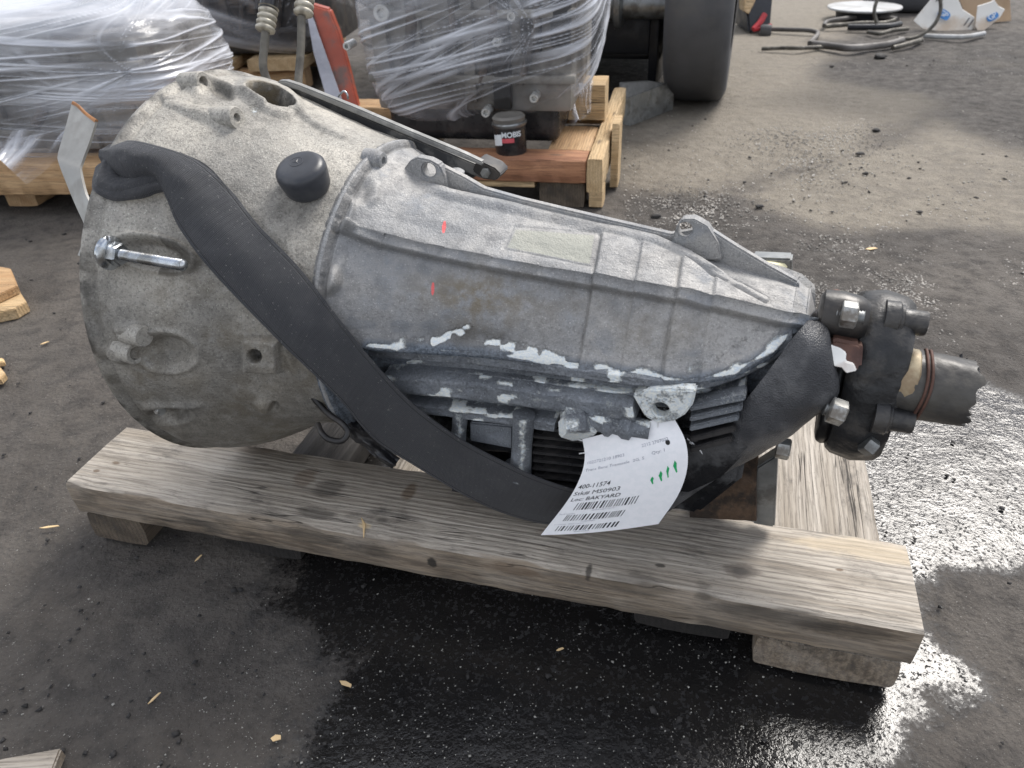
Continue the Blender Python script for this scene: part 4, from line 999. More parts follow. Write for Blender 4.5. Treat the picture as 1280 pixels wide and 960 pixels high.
# cooler pipes with crimped collars
def pipe(px, dps, r, colpx, cold, hosepx):
    tube('cooler_pipe', [dep(u, v, d) for (u, v), d in zip(px, dps)], r, MT['pipe'], gb, 18)
    a, b = dep(*colpx[0], cold), dep(*colpx[1], cold); ax_ = a-b; L_ = np.linalg.norm(ax_)
    prof = [(0, .006), (.001, .0095)]; x = .001
    for k_ in range(4):
        w_ = (L_-.002)/4; prof += [(x+w_*.15, .0118), (x+w_*.55, .0122), (x+w_*.8, .0102), (x+w_, .0098)]; x += w_
    prof += [(L_, .0128), (L_+.0004, .0108)]
    lathe('crimp_collar', frame(b, ax_, y=TN), prof, MT['collar'], gb, 28, angle=70)
    tube('rubber_hose', [dep(u, v, cold) for u, v in hosepx], .0108, MT['blackplastic'], gb, 22)
pipe([(345, 125), (336, 106), (329, 84), (330, 62), (332, 40)], [.96, .955, .95, .95, .95], .0052, [(336, 10), (331, 40)], .95, [(335, 12), (340, -20), (352, -80), (380, -160)])
pipe([(376, 125), (373, 106), (376, 62), (377, 21)], [.95, .95, .95, .95], .0050, [(382, -14), (379, 20)], .95, [(382, -12), (386, -50), (400, -110), (430, -170)])
# plug and block beyond the tail
lathe('cream_plug', frame(onp(966, 330, .095), TK, y=TN), [(0, .019), (.004, .019), (.007, .016), (.008, .008)], MT['cream'], gb, 36)
backp('connector_block', [(940, 322), (990, 324), (989, 348), (975, 349), (945, 335)], .085, .02, 'steel', .002)
backp('chalk_spacer', [(1009, 366), (1018, 368), (1016, 394), (1010, 396)], .03, .01, 'whitepaint', .001)

def ribbon(name, L, R, D, mat, parent=None, n=120, m=13, th=.0014, bulge=.0, wr=0.0, width=.048, smooth=True, DR=None, uvw=48, seed=1, lip=0.0):
    """a strap through left and right edge points seen from the front, at the given depths; real thickness"""
    DR = D if DR is None else DR
    A = np.array([dep(u, v, d) for (u, v), d in zip(L, D)]); B = np.array([dep(u, v, d) for (u, v), d in zip(R, DR)])
    Q = np.c_[A, B]
    if smooth: Q = smooth_path(Q, n)
    A, B = Q[:, :3], Q[:, 3:]; n = len(Q)
    f = np.linspace(0, 1, m); W_ = B-A; Tn = np.gradient((A+B)/2, axis=0)
    N = np.cross(W_, Tn); N /= np.linalg.norm(N, axis=1)[:, None]+1e-12
    mid = (A+B)/2; sg = np.sign(((CAM-mid)*N).sum(1))[:, None]; N = N*sg
    bl = np.interp(np.linspace(0, 1, n), np.linspace(0, 1, len(bulge)), bulge) if hasattr(bulge, '__len__') else np.full(n, bulge)
    front = A[:, None]*(1-f)[None, :, None]+B[:, None]*f[None, :, None]
    off = bl[:, None]*(1-(2*f[None]-1)**2)
    if hasattr(wr, '__len__'): wr = np.interp(np.linspace(0, 1, n), np.linspace(0, 1, len(wr)), wr)[:, None]
    off = off + wr*fbm(np.arange(n)[:, None]*.09+seed, f[None]*3.2+seed, seed, 3)
    front = front + N[:, None]*off[..., None]; back = front - N[:, None]*th
    ringv = np.concatenate([front, back[:, ::-1]], axis=1); mm = 2*m
    F = [tuple(x) for x in grid_faces(n, mm, True)] + [tuple(range(mm))[::-1], tuple(range((n-1)*mm, n*mm))]
    o = mesh(name, ringv.reshape(-1, 3), F, MT[mat], parent, angle=60)
    ln = np.r_[0, np.cumsum(np.linalg.norm(np.diff(mid, axis=0), axis=1))]*1000
    uvl = o.data.uv_layers.new(name='UVMap'); vi = np.zeros(len(o.data.loops), np.int32); o.data.loops.foreach_get('vertex_index', vi)
    row = np.minimum(vi//mm, n-1); col = vi % mm; fc = np.where(col < m, col, mm-1-col)/(m-1)
    uvl.data.foreach_set('uv', np.stack([fc*uvw, ln[row]], -1).astype(np.float32).ravel())
    return o

# ---- black webbing strap tied round the gearbox
strap = thing('lifting_strap', dep(430, 470, .84), 'black woven webbing strap knotted at the bell housing and slung under the gearbox', 'strap')
UP = [(142, 183), (160, 175), (200, 183), (245, 200), (287, 236), (322, 280), (375, 336), (428, 404), (460, 445), (512, 501), (550, 532), (587, 556), (662, 593), (711, 611), (770, 624), (815, 636)]
LO = [(135, 212), (158, 226), (192, 226), (208, 248), (224, 285), (262, 336), (337, 415), (379, 456), (425, 500), (468, 550), (519, 583), (583, 621), (633, 643), (682, 655), (740, 655), (805, 645)]
DU = [.83, .795, .780, .780, .781, .780, .781, .792, .806, .834, .848, .852, .842, .842, .85, .85]
DL = [.83, .795, .785, .776, .775, .776, .789, .806, .838, .885, .915, .935, .945, .945, .92, .87]
ribbon('webbing', UP, LO, DU, 'web', strap, 260, 15, DR=DL, bulge=[.012, .012, .010, .008, .004, .002, .001, .001, 0, 0], wr=[.004, .003, .0015, .0006, .0005, .0005], uvw=48)
ribbon('webbing_fold', [(128, 194), (124, 212), (120, 232), (140, 244), (170, 243), (200, 234), (214, 216), (212, 200)], [(150, 180), (148, 200), (146, 216), (160, 222), (180, 220), (192, 212), (196, 204), (200, 196)],
       [.835, .81, .80, .792, .786, .786, .786, .79], 'web', strap, 90, 11, DR=[.83, .81, .80, .795, .79, .79, .79, .79], bulge=.006, wr=.003, uvw=32, seed=4)
ribbon('webbing_fold', [(118, 208), (116, 236), (140, 250), (175, 248), (208, 240), (222, 262)], [(150, 208), (152, 224), (160, 232), (182, 230), (204, 226), (232, 240)],
       [.82, .80, .792, .786, .783, .782], 'web', strap, 80, 11, bulge=.005, wr=.002, uvw=30, seed=9)
ribbon('webbing_fold', [(225, 190), (258, 206), (284, 234), (292, 250)], [(215, 215), (245, 225), (272, 244), (284, 256)], [.785, .781, .780, .781], 'web', strap, 40, 7, bulge=.001, uvw=20, seed=5)
ribbon('folded_length', [(812, 650), (832, 640), (852, 607), (875, 579), (924, 512), (950, 478), (969, 455), (995, 419), (1008, 403), (1013, 397)],
       [(816, 652), (846, 630), (886, 608), (931, 578), (987, 545), (1016, 522), (1041, 503), (1049, 476), (1036, 432), (1022, 412)],
       [.87, .86, .83, .80, .742, .725, .714, .706, .712, .73], 'leather', strap, 120, 15, bulge=[0, .002, .004, .008, .011, .012, .014, .014, .012, .01, .006], wr=[0, .001, .002, .003, .002], th=.002, uvw=48, seed=3,
       DR=[.87, .86, .835, .81, .755, .735, .722, .712, .722, .745])
ribbon('folded_length', [(1008, 403), (1012, 396), (1020, 388), (1030, 382)], [(1036, 432), (1030, 420), (1030, 405), (1035, 395)], [.722, .73, .76, .80], 'leather', strap, 40, 9, th=.002, uvw=48, seed=3, DR=[.74, .75, .77, .80])

# ---- rod hook and crumpled black plastic under the bell
tube('rod_hook', [dep(u, v, d) for u, v, d in [(375, 448, .85), (379, 470, .855), (390, 494, .86), (410, 517, .865), (428, 530, .865), (435, 541, .865), (427, 551, .865), (411, 549, .866), (402, 541, .868), (397, 530, .875)]], .0036, MT['darkiron'], gb, 12)
ribbon('plastic_sleeve', [(412, 480), (430, 505), (450, 530), (480, 556), (500, 572)], [(400, 500), (415, 520), (432, 540), (462, 566), (490, 586)], [.87, .885, .905, .93, .94], 'blackplastic', gb, 60, 13, bulge=.003, wr=.009, uvw=30, seed=12)
# ---- bent flat bracket off the bell face
ribbon('bent_bracket', [(90, 128), (81, 162), (72, 194), (73, 203), (84, 232), (94, 256), (106, 283), (107, 292), (97, 319)], [(120, 150), (112, 176), (102, 203), (100, 212), (106, 240), (113, 257), (117, 280), (114, 294), (102, 321)],
       [.97, .965, .96, .955, .95, .945, .94, .94, .94], 'bracket', gb, 60, 7, th=.0035, DR=[.955, .95, .945, .94, .935, .93, .93, .935, .935])
ribbon('bracket_cut_edge', [(91, 126), (97, 130), (106, 139), (120, 149)], [(89, 130), (95, 133), (104, 142), (118, 153)], [.969, .966, .961, .954], 'edgerust', gb, 20, 4, th=.004, wr=.001)
# ---- rusty block and steel upright between case and pallet
bar('steel_upright', [(945, 585), (972, 568), (968, 660), (940, 655)], -.02, .02, 'steel')
rbk = rail('rusty_block', [(862, 598), (945, 590)], [(862, 650), (945, 655)], -.03, 0, 'burnt', 20)

# ================================================================== paper tag wired to the pan ear
tagt = thing('paper_tag', dep(780, 600, .82), 'white paper stock tag with barcodes and green marks wired to the pan ear', 'tag')
TL = np.array([(728, 549, .800), (731, 570, .805), (727, 592, .812), (712, 622, .830), (676, 669, .868)], float)
TR = np.array([(840, 518, .765), (857, 552, .765), (859, 585, .775), (848, 618, .792), (823, 655, .818)], float)
LW = smooth_path(np.array([dep(*p) for p in TL]), 41); RW = smooth_path(np.array([dep(*p) for p in TR]), 41)
def tagpt(a, b, lift=0.0):
    b_ = np.clip(b, 0, 1)*40; i = np.minimum(b_.astype(int), 39); f = (b_-i)[:, None]
    L_ = LW[i]*(1-f)+LW[i+1]*f; R_ = RW[i]*(1-f)+RW[i+1]*f
    P_ = L_*(1-a)[:, None]+R_*a[:, None]
    n = np.cross(R_-L_, (LW[i+1]-LW[i])+(RW[i+1]-RW[i])); n /= np.linalg.norm(n, axis=1)[:, None]
    sg = np.sign(((CAM-P_)*n).sum(1))[:, None]; n = n*sg
    return P_ + n*(lift + .004*np.sin(a*PI))[:, None]*1.0 if np.ndim(lift) else P_ + n*((lift + .004*np.sin(a*PI))[:, None])
def tagsheet():
    nb, na = 41, 31; b, a = np.meshgrid(np.linspace(0, 1, nb), np.linspace(0, 1, na), indexing='ij')
    top = tagpt(a.ravel(), b.ravel()); bot = tagpt(a.ravel(), b.ravel(), -.0004)
    F = grid_faces(nb, na); n = nb*na
    V = np.vstack([top, bot]); fl = [tuple(f) for f in F]+[tuple(f[::-1]+n) for f in F]
    edge = [i for i in range(na)]+[i*na+na-1 for i in range(1, nb)]+[(nb-1)*na+j for j in range(na-2, -1, -1)]+[i*na for i in range(nb-2, 0, -1)]
    fl += [(edge[i], edge[(i+1) % len(edge)], edge[(i+1) % len(edge)]+n, edge[i]+n) for i in range(len(edge))]
    mesh('paper_sheet', V, fl, MT['paper'], tagt, angle=50)
tagsheet()
def on_tag(name, V2, F, mat, lift=.0003):
    V2 = np.asarray(V2, float); return mesh(name, tagpt(V2[:, 0], V2[:, 1], lift), F, MT[mat], tagt, smooth=False)
def tag_text(body, a0, b0, h, wa, mat, name='printed_line', bold=0):
    cu = bpy.data.curves.new(name, 'FONT'); cu.body = body; cu.size = 1; cu.resolution_u = 2; cu.offset = bold
    to = bpy.data.objects.new('tmp', cu); COL.objects.link(to); dg = bpy.context.evaluated_depsgraph_get(); dg.update()
    me = bpy.data.meshes.new_from_object(to.evaluated_get(dg)); bpy.data.objects.remove(to); bpy.data.curves.remove(cu)
    V_ = np.array([v.co[:2] for v in me.vertices]); Fs = [tuple(p.vertices) for p in me.polygons]; bpy.data.meshes.remove(me)
    sx = wa/(V_[:, 0].max()-V_[:, 0].min())
    A_ = a0+V_[:, 0]*sx; B_ = b0-V_[:, 1]*h
    return on_tag(name, np.c_[A_, B_], Fs, mat)
def barcode(a0, a1, b0, b1, seed):
    r = random.Random(seed); V_ = []; F_ = []; x = a0
    while x < a1:
        w_ = r.choice([.007, .007, .011, .016]); g_ = r.choice([.010, .014, .020]); i = len(V_)
        V_ += [(x, b0), (x+w_, b0), (x+w_, b1), (x, b1)]; F_.append((i, i+1, i+2, i+3)); x += w_+g_
    on_tag('barcode', V_, F_, 'ink')
tag_text('1022721210 18903', .03, .205, .034, .38, 'fadedink'); tag_text('2212 2707022', .60, .170, .034, .26, 'fadedink')
tag_text('Trans Benz Transaxle  2G, 5', .03, .265, .032, .58, 'fadedink'); tag_text('Qty: 1', .68, .245, .034, .12, 'fadedink')
tag_text('400-11574', .03, .435, .062, .30, 'ink', bold=.004); tag_text('Stk# MS0903', .02, .505, .058, .42, 'ink'); tag_text('Loc: BAKYARD', .03, .572, .056, .44, 'ink', bold=.004)
barcode(.12, .66, .600, .685, 1); tag_text('0004 0011574', .29, .708, .022, .2, 'fadedink')
tag_text('Stock number', -.0+.02, .735, .022, .14, 'fadedink'); barcode(.10, .62, .745, .820, 2); tag_text('MS0903', .27, .842, .02, .12, 'fadedink')
tag_text('Location  BAKYARD', .05, .868, .02, .26, 'fadedink'); barcode(.10, .62, .885, .950, 3); tag_text('BAKYARD', .28, .972, .018, .13, 'fadedink')
for (a0, b0, dx, dy) in ((.715, .43, -.025, .075), (.785, .395, -.03, .10), (.835, .365, -.02, .11), (.90, .335, -.03, .11)):
    on_tag('green_mark', [(a0+.012, b0+dy), (a0+dx+.006, b0+dy*.4), (a0+dx*.6+.004, b0), (a0+dx*.5+.020, b0+dy*.25), (a0+.008, b0+dy*.6), (a0+.020, b0+dy*.95)], [(0, 1, 2, 3, 4, 5)], 'green')
an = np.linspace(0, 2*PI, 20, endpoint=False); on_tag('punched_hole', np.c_[.845+.021*np.cos(an), .185+.021*np.sin(an)], [tuple(range(20))], 'hole')
wires = [[(822, 539, .772), (823, 528, .768), (827, 520, .768), (833, 514, .775), (830, 511, .785)], [(822, 528, .768), (828, 518, .765), (836, 513, .772)],
         [(859, 548, .775), (868, 556, .78), (876, 564, .785), (881, 572, .79), (878, 563, .79), (873, 552, .79), (868, 547, .79)], [(862, 553, .78), (874, 562, .785), (886, 567, .79)], [(716, 548, .81), (728, 551, .80)], [(724, 567, .81), (731, 566, .803)]]
for w_ in wires: tube('tie_wire', [dep(*p) for p in w_], .0007, MT['zip'], tagt, 6)
# ================================================================== loads and pallets behind
def wpr(P): return pix(np.asarray(P))
def pal_frame(o, yaw):
    e1 = np.array([math.cos(yaw), math.sin(yaw), 0]); e2 = np.array([-math.sin(yaw), math.cos(yaw), 0]); return np.array([*o, 0.0]), e1, e2
def board(name, F, a0, a1, b0, b1, z0, z1, mat, par, seed, along='a', rough=.0018):
    o, e1, e2 = F
    if along == 'a': M = frame(o+e1*a0+e2*b0+EZ*z0, e1, z=EZ); L_, W_ = a1-a0, b1-b0
    else: M = frame(o+e1*a1+e2*b0+EZ*z0, e2, z=EZ); L_, W_ = b1-b0, a1-a0
    return plank(name, M, L_, W_, z1-z0, MT[mat], par, rough, seed, .003)
# ---- centre pallet
FC = pal_frame((.262, 2.03), -.225)
pc = thing('shipping_pallet', FC[0]+FC[1]*-.5+FC[2]*.3, 'new pallet with reddish front beam and pale right rail under the centre engine', 'pallet', 'pallets carrying wrapped engines')
board('front_beam', FC, -1.15, -.035, .0, .10, .075, .142, 'wood_red', pc, 31)
board('side_rail', FC, -.033, .012, -.01, .80, .055, .150, 'wood_pale', pc, 32, 'b')
board('top_block', FC, -.235, -.02, .35, .47, .152, .262, 'wood_pale', pc, 33)
board('deck_board', FC, -.16, -.036, .10, .34, .10, .140, 'wood_tan', pc, 34, 'b')
board('deck_board', FC, -1.15, -.036, .50, .62, .10, .145, 'wood_tan', pc, 35)
board('runner', FC, -.17, -.04, .02, .62, .0, .072, 'wood_dark', pc, 36, 'b')
board('runner', FC, -.75, -.62, .02, .62, .0, .072, 'wood_dark', pc, 37, 'b')
board('bottom_board', FC, -.42, -.18, .01, .11, .055, .074, 'wood_pale', pc, 38)
board('foot_block', FC, -.03, .012, .02, .10, .0, .053, 'wood_pale', pc, 39)
board('foot_board', FC, .014, .040, .19, .29, .0, .19, 'wood_pale', pc, 40)
# ---- left pallet
FA = pal_frame((-1.12, 2.15), -.12)
pa = thing('shipping_pallet', FA[0]+FA[1]*-.6+FA[2]*.4, 'tan pallet at the left edge under the big shrink wrapped load', 'pallet', 'pallets carrying wrapped engines')
board('front_beam', FA, -1.5, .45, 0, .11, .064, .158, 'wood_tan', pa, 41)
board('deck_board', FA, -1.5, .45, .30, .42, .11, .158, 'wood_tan', pa, 42)
board('deck_board', FA, -1.5, .45, .62, .74, .11, .158, 'wood_tan', pa, 43)
for i, a in enumerate((-1.45, -.42, .3)): board('runner', FA, a, a+.10, .08, .78, 0, .062, 'wood_tan', pa, 44+i, 'b')
# ---- far pallet
FB = pal_frame((-.86, 3.58), -.10)
pb = thing('shipping_pallet', FB[0]+FB[1]*-.5+FB[2]*.3, 'smaller pale pallet farthest back between the two wrapped loads', 'pallet', 'pallets carrying wrapped engines')
board('front_beam', FB, -.75, .0, 0, .10, .02, .105, 'wood_tan', pb, 51)
for i, a in enumerate((-.74, -.50, -.24, -.06)): board('deck_board', FB, a, a+.19 if i < 3 else a+.07, -.03, .70, .108, .158, 'wood_pale', pb, 52+i, 'b')
board('rear_beam', FB, -.75, .0, .6, .70, .0, .105, 'wood_tan', pb, 57)

# ---- loads
def engine(name, F, box_, mat, par_name, label, cat='engine', seed=1, bossuv=(), mat2='enginedark', fr=0.0):
    o, e1, e2 = F; a0, a1, b0, b1, z0, z1 = box_; r = random.Random(seed)
    t = thing(name, o+e1*(a0+a1)/2+e2*(b0+b1)/2+EZ*z0, label, cat)
    M = frame(o, e1, z=EZ)
    box('block', M, (a0, a1, b0, b1, z0, z1), MT[mat], t, .02)
    for i in range(7):       # ribs, covers and pipes on the near face
        x = a0+(a1-a0)*(i+.3)/7; w_ = (a1-a0)/7*r.uniform(.3, .8); h0 = z0+(z1-z0)*r.uniform(.0, .35); h1 = z0+(z1-z0)*r.uniform(.5, 1)
        box('cover', M, (x, x+w_, b0-r.uniform(.010, .03), b0+.01, h0, h1), MT[r.choice([mat, mat2])], t, .008)
    for i in range(3):
        z = z0+(z1-z0)*(.15+.3*i); box('flange_rib', M, (a0-.01, a1+.01, b0-.022-.004*i, b0+.01, z, z+.022), MT[mat], t, .005)
    for i in range(4):
        x = a0+(a1-a0)*(.15+.2*i); tube('coolant_pipe', [o+e1*x+e2*(b0-.01)+EZ*(z0+.08), o+e1*(x+.05)+e2*(b0-.02)+EZ*(z0+(z1-z0)*.45), o+e1*(x+.02)+e2*(b0+.02)+EZ*(z1-.10)], r.uniform(.010, .016), MT[mat2], t, 12)
    for i in range(3):
        x = a0+(a1-a0)*(i+.5)/3; lathe('top_housing', frame(o+e1*x+e2*(b0+b1)/2+EZ*z1, EZ, y=e1), [(-.01, .09), (.03, .085), (.05, .05), (.06, .03)], MT[mat2], t, 24)
    for (u, v, rr) in bossuv:
        p = onplane(u, v, o+e2*(b0-.034), e2)
        lathe('bolt_boss', frame(p, -e2, z=EZ), [(-.04, rr), (.010, rr), (.012, rr*.9), (.012, rr*.55), (.0, rr*.5)], MT['boss'], t, 20)
    return t
ec_ = engine('engine', FC, (-.66, -.09, .12, .58, .235, .78), 'engine', 'c', 'grey cast engine block inside the clear wrap on the centre pallet', seed=3,
             bossuv=[(435, 57, .011), (478, 16, .022), (542, 57, .011), (550, 75, .011), (622, 52, .013), (518, 83, .010), (668, 122, .012), (608, 140, .013), (640, 20, .012)])
# sump and filter hanging below the wrap
o, e1, e2 = FC
Mc = frame(o, e1, z=EZ)
sump = bmobj('oil_sump', box_bm(-.64, -.13, .14, .50, .145, .26), MT['blackplastic'], ec_, Mc, bevel=.03, seg=4)
fz = dep(640, 196, 2.16)
of = thing('oil_filter', fz, 'small black spin-on oil filter with white and red label under the wrapped engine', 'oil filter')
MF = frame(fz, EZ+e1*-.05, y=-e2)
lathe('canister', MF, [(0, .034), (.004, .041), (.012, .0435), (.085, .0455), (.092, .0455)], MT['blackplastic'], of, 36)
lathe('seal_rim', MF, [(.090, .0475), (.093, .0495), (.098, .0495), (.101, .047)], MT['steel'], of, 36)
lathe('mount_pad', MF, [(.101, .044), (.112, .046), (.118, .040)], MT['engine'], of, 30)
def wrapped(name, a0, a1, z0, z1, r, mat, par, M, n=14, cut=None):
    V = []; F = []
    for i in range(n+1):
        a = a0+(a1-a0)*i/n
        for z in (z0, z1): V.append((z+(0 if cut is None else cut*(i/n)), r*math.cos(a), r*math.sin(a)))
    F = [(2*i, 2*i+2, 2*i+3, 2*i+1) for i in range(n)]
    return mesh(name, V, F, MT[mat], par, False, M)
MT['slackfilm'] = simple('slack_film', (.36, .37, .42), .3, 0, .2, 20, .002); MT['dullwhite'] = simple('dull_white', (.45, .46, .46), .6, 0, .2, 12, .0005, dirt=(.2, .19, .17), dirt_amt=.5); MT['labelred'] = simple('label_red', (.62, .10, .12), .5, 0, .08, 60, .0001); MT['labelwhite'] = simple('label_white', (.72, .76, .78), .5, 0, .06, 60, .0001)
wrapped('red_band', -.9, .45, .052, .064, .0462, 'labelred', of, MF)
wrapped('white_panel', -1.0, -.32, .040, .070, .0466, 'labelwhite', of, MF, cut=.006)
cu = bpy.data.curves.new('t', 'FONT'); cu.body = 'MOBIS'; cu.size = .020; cu.extrude = 0; cu.offset = .0006
to = bpy.data.objects.new('t', cu); COL.objects.link(to); me = bpy.data.meshes.new_from_object(to.evaluated_get(bpy.context.evaluated_depsgraph_get()))
bpy.data.objects.remove(to); vs = np.array([v.co[:] for v in me.vertices]); fs = [tuple(p.vertices) for p in me.polygons]; bpy.data.meshes.remove(me)
ang = -.32+vs[:, 0]/.0466; V = np.stack([.067+vs[:, 1], .0466*np.cos(ang), .0466*np.sin(ang)], -1); mesh('filter_lettering', V, fs, MT['labelwhite'], of, False, MF)

engine('engine', FA, (-1.35, .12, .12, .60, .16, .46), 'engine', 'a', 'brown-grey engine lying inside the big wrapped load on the left pallet', seed=8)
ebk = engine('engine', FB, (-.72, .10, .05, .70, .165, .75), 'enginedark', 'b', 'dark oily engine on the farthest pallet behind the two steel pipes', seed=5)
engine('engine', pal_frame((-1.9, 3.9), -.1), (-.8, .4, 0, .6, .0, .42), 'enginedark', 'd', 'dark engine on the ground behind the left wrapped load', seed=15)

def filmwrap(name, F, c, hs, mat, label, gathers, band, nA=760, nH=520, seed=1, amp=.02, tilt=0.0, p=5.0, sagz=.0, parent=None):
    """shrink film round a load: rounded box shell, creased in fans that run from gather points"""
    o, e1, e2 = F; A, Hh = np.meshgrid(np.linspace(-PI*1.12, PI*.35, nA), np.linspace(-.49, .5, nH), indexing='ij')
    ca, sa = np.cos(A), np.sin(A); k = (np.abs(ca)**p+np.abs(sa)**p)**(-1/p)
    ph = Hh*PI; cp, sp = np.cos(ph), np.sin(ph); kk = (np.abs(cp)**4+np.abs(sp)**4)**(-1/4)
    x = c[0]+hs[0]*k*ca*np.minimum(cp*kk, 1); y = c[1]+hs[1]*k*sa*np.minimum(cp*kk, 1); z = c[2]+hs[2]*sp*kk + tilt*(x-c[0])
    P = o+x[..., None]*e1+y[..., None]*e2+z[..., None]*EZ
    N = np.cross(np.gradient(P, axis=0), np.gradient(P, axis=1)); N /= np.linalg.norm(N, axis=-1, keepdims=True)+1e-9
    ctr = o+c[0]*e1+c[1]*e2+c[2]*EZ
    if ((P-ctr)*N).sum() < 0: N = -N
    # crease pattern in the sheet's own metric (distance along the wall, height)
    sx = np.cumsum(np.r_[np.zeros((1, nH)), np.linalg.norm(np.diff(P, axis=0), axis=-1)], 0); sz = z
    U, V, _ = pix(P)
    slope, fq = band
    q = (sz - slope*sx)
    q = q + .006*fbm(sx*1.5, sz*2, seed+9, 3)
    def lines(c, l, sd):        # thin bright creases, very long along and narrow across, fading in and out
        r = np.clip(1-np.abs(fbm(c, l, sd, 2))*5.5, 0, 1)**1.5
        return r*sstep(-.15, .35, fbm(c*.3, l*2.2, sd+3, 2))
    L = np.maximum(lines(q*fq*1.1, sx*.5, seed), .85*lines((q+.10*sx)*fq*2.3, sx*.6, seed+5)); L = np.maximum(L, .6*lines((q-.16*sx)*fq*4.2, sx*.8, seed+8))
    L = np.maximum(L, .55*lines((sz+.55*sx)*fq*1.9, sx*.7, seed+14)*sstep(.05, .3, fbm(sx*3, sz*3, seed+15, 2)))
    milky = fbm(q*fq*.42, sx*1.5, seed+20, 5)
    for (gu, gv, R_, fr, wt) in gathers:
        i = np.argmin((U-gu)**2+(V-gv)**2+1e6*(((P-CAM)*N).sum(-1) > 0)); i = np.unravel_index(i, U.shape)
        dx = sx-sx[i]; dz = sz-sz[i]; rr = np.hypot(dx, dz)+1e-4; an = np.arctan2(dz, -dx)
        w_ = np.clip(wt*np.exp(-(rr/R_)**2)*sstep(-.1, .6, np.cos(an)), 0, 1)
        L = np.maximum(L*(1-w_), w_*lines(an*fr*2.2, rr*.6, seed+3)); L = np.maximum(L, w_*.8*lines(an*fr*5, rr*.8, seed+6))
    f = .85*L+.70*milky+.05
    big = milky
    P = P + N*(amp*.35*f + amp*.8*big + .012*fbm(sx*5, sz*5, seed, 3))[..., None]
    wsum = 0
    o_ = mesh(name, P.reshape(-1, 3), grid_faces(nA, nH), MT[mat], parent)
    attr(o_, 'streak', (f*.5+.5+wsum).ravel())
    return tag(o_, label, 'plastic wrap') if parent is None else o_
def film2(name, lo, hi, amin, amax, tone=(.64, .66, .71)):
    g = NG(name); s = g.attr('streak'); n = g.noise(g.coord(), 3.5, 5); fn = g.noise(g.coord('Object', (1, 1, 6)), 26, 5, .7)
    f = g.math('ADD', g.math('MULTIPLY', s, .78), g.math('ADD', g.math('MULTIPLY', n, .14), g.math('MULTIPLY', fn, .10)))
    a = g.ramp(f, lo, hi, amin, amax)
    return g.fin(tone, g.ramp(fn, .3, .7, .08, .28), 0, None, Alpha=a, Specular_IOR_Level=.8)
MT['fa'] = film2('stretch_film_left', .40, .84, .06, .85); MT['fc'] = film2('stretch_film_centre', .42, .82, .05, .85); MT['fb'] = film2('stretch_film_far', .45, .85, .02, .7)
wc = filmwrap('shrink_wrap', FC, (-.368, .36, .56), (.335, .30, .37), 'fc', 'clear shrink wrap pulled tight in slanting creases round the centre engine', [(668, 34, .12, 5, 1.0)], (.30, 25), seed=3, amp=.016, tilt=.06)
wa = filmwrap('shrink_wrap', FA, (-.65, .36, .325), (.84, .33, .225), 'fa', 'milky shrink wrap bulging over the load on the left pallet', [(165, 88, .16, 4.5, 1.0)], (.02, 24), seed=11, amp=.02)
wb = filmwrap('shrink_wrap', FB, (-.31, .36, .50), (.47, .40, .36), 'fb', 'thin loose wrap over the dark engine farthest back', [(370, 10, .3, 5, .9)], (-.4, 9), seed=21, amp=.02, nA=260, nH=160)
wd = filmwrap('shrink_wrap', pal_frame((-1.9, 3.9), -.1), (-.2, .3, .22), (.66, .36, .27), 'fb', 'wrap over the low engine behind the left load', [(60, 5, .3, 5, .9)], (-.1, 9), seed=25, amp=.02, nA=200, nH=120)
# loose flap of film hanging over the left pallet edge, and one at the centre load
def flap(name, px, dps, mat, label, seed):
    pts = np.array([dep(u, v, d) for (u, v), d in zip(px, dps)]); n = 30; m = 16
    a, b, c, d = pts; V = []; S = []
    for i in range(n):
        for j in range(m):
            s_, t_ = i/(n-1), j/(m-1); q = (a*(1-s_)+b*s_)*(1-t_)+(d*(1-s_)+c*s_)*t_
            f = float(fbm(s_*7+seed, t_*1.4, seed, 4)); V.append(q+EZ*.012*f-cF*.02*f); S.append(f*.6+.52)
    o_ = mesh(name, V, grid_faces(n, m), MT[mat]); attr(o_, 'streak', S); tag(o_, label, 'plastic wrap')
flap('film_flap', [(0, 150), (118, 150), (30, 228), (-10, 190)], [2.15, 2.15, 2.03, 2.05], 'fa', 'torn flap of clear film hanging over the front beam of the left pallet', 3)
flap('film_flap', [(700, 118), (742, 100), (738, 140), (716, 158)], [2.2, 2.2, 2.14, 2.14], 'fc', 'torn film corner at the lower right of the centre wrap', 8)
# blue cord inside the wrap, orange lifting post, white film strip beside it
tg = tube('blue_cord', [dep(568, -8, 2.14), dep(566, 30, 2.13), dep(570, 62, 2.12), (dep(580, 88, 2.12)), dep(590, 104, 2.12)], .004, MT['blueprint'], None, 8); tag(tg, 'thin blue cord hanging inside the centre wrap', 'cord')
op = thing('orange_post', onz(455, 190), 'rusty orange steel post leaning beside the centre wrapped engine', 'post')
prism('post_body', [dep(u, v, 2.62) for u, v in [(388, 5), (412, 12), (424, 42), (436, 86), (446, 126), (462, 190), (440, 192), (424, 126), (410, 80), (398, 42)]], np.array([0, .05, 0]), MT['orange'], op, bevel=.006)
prism('post_film', [dep(u, v, 2.60) for u, v in [(384, 20), (391, 22), (408, 70), (428, 126), (440, 160), (424, 162), (408, 122), (392, 66)]], np.array([0, .004, 0]), MT['slackfilm'], op, bevel=0)

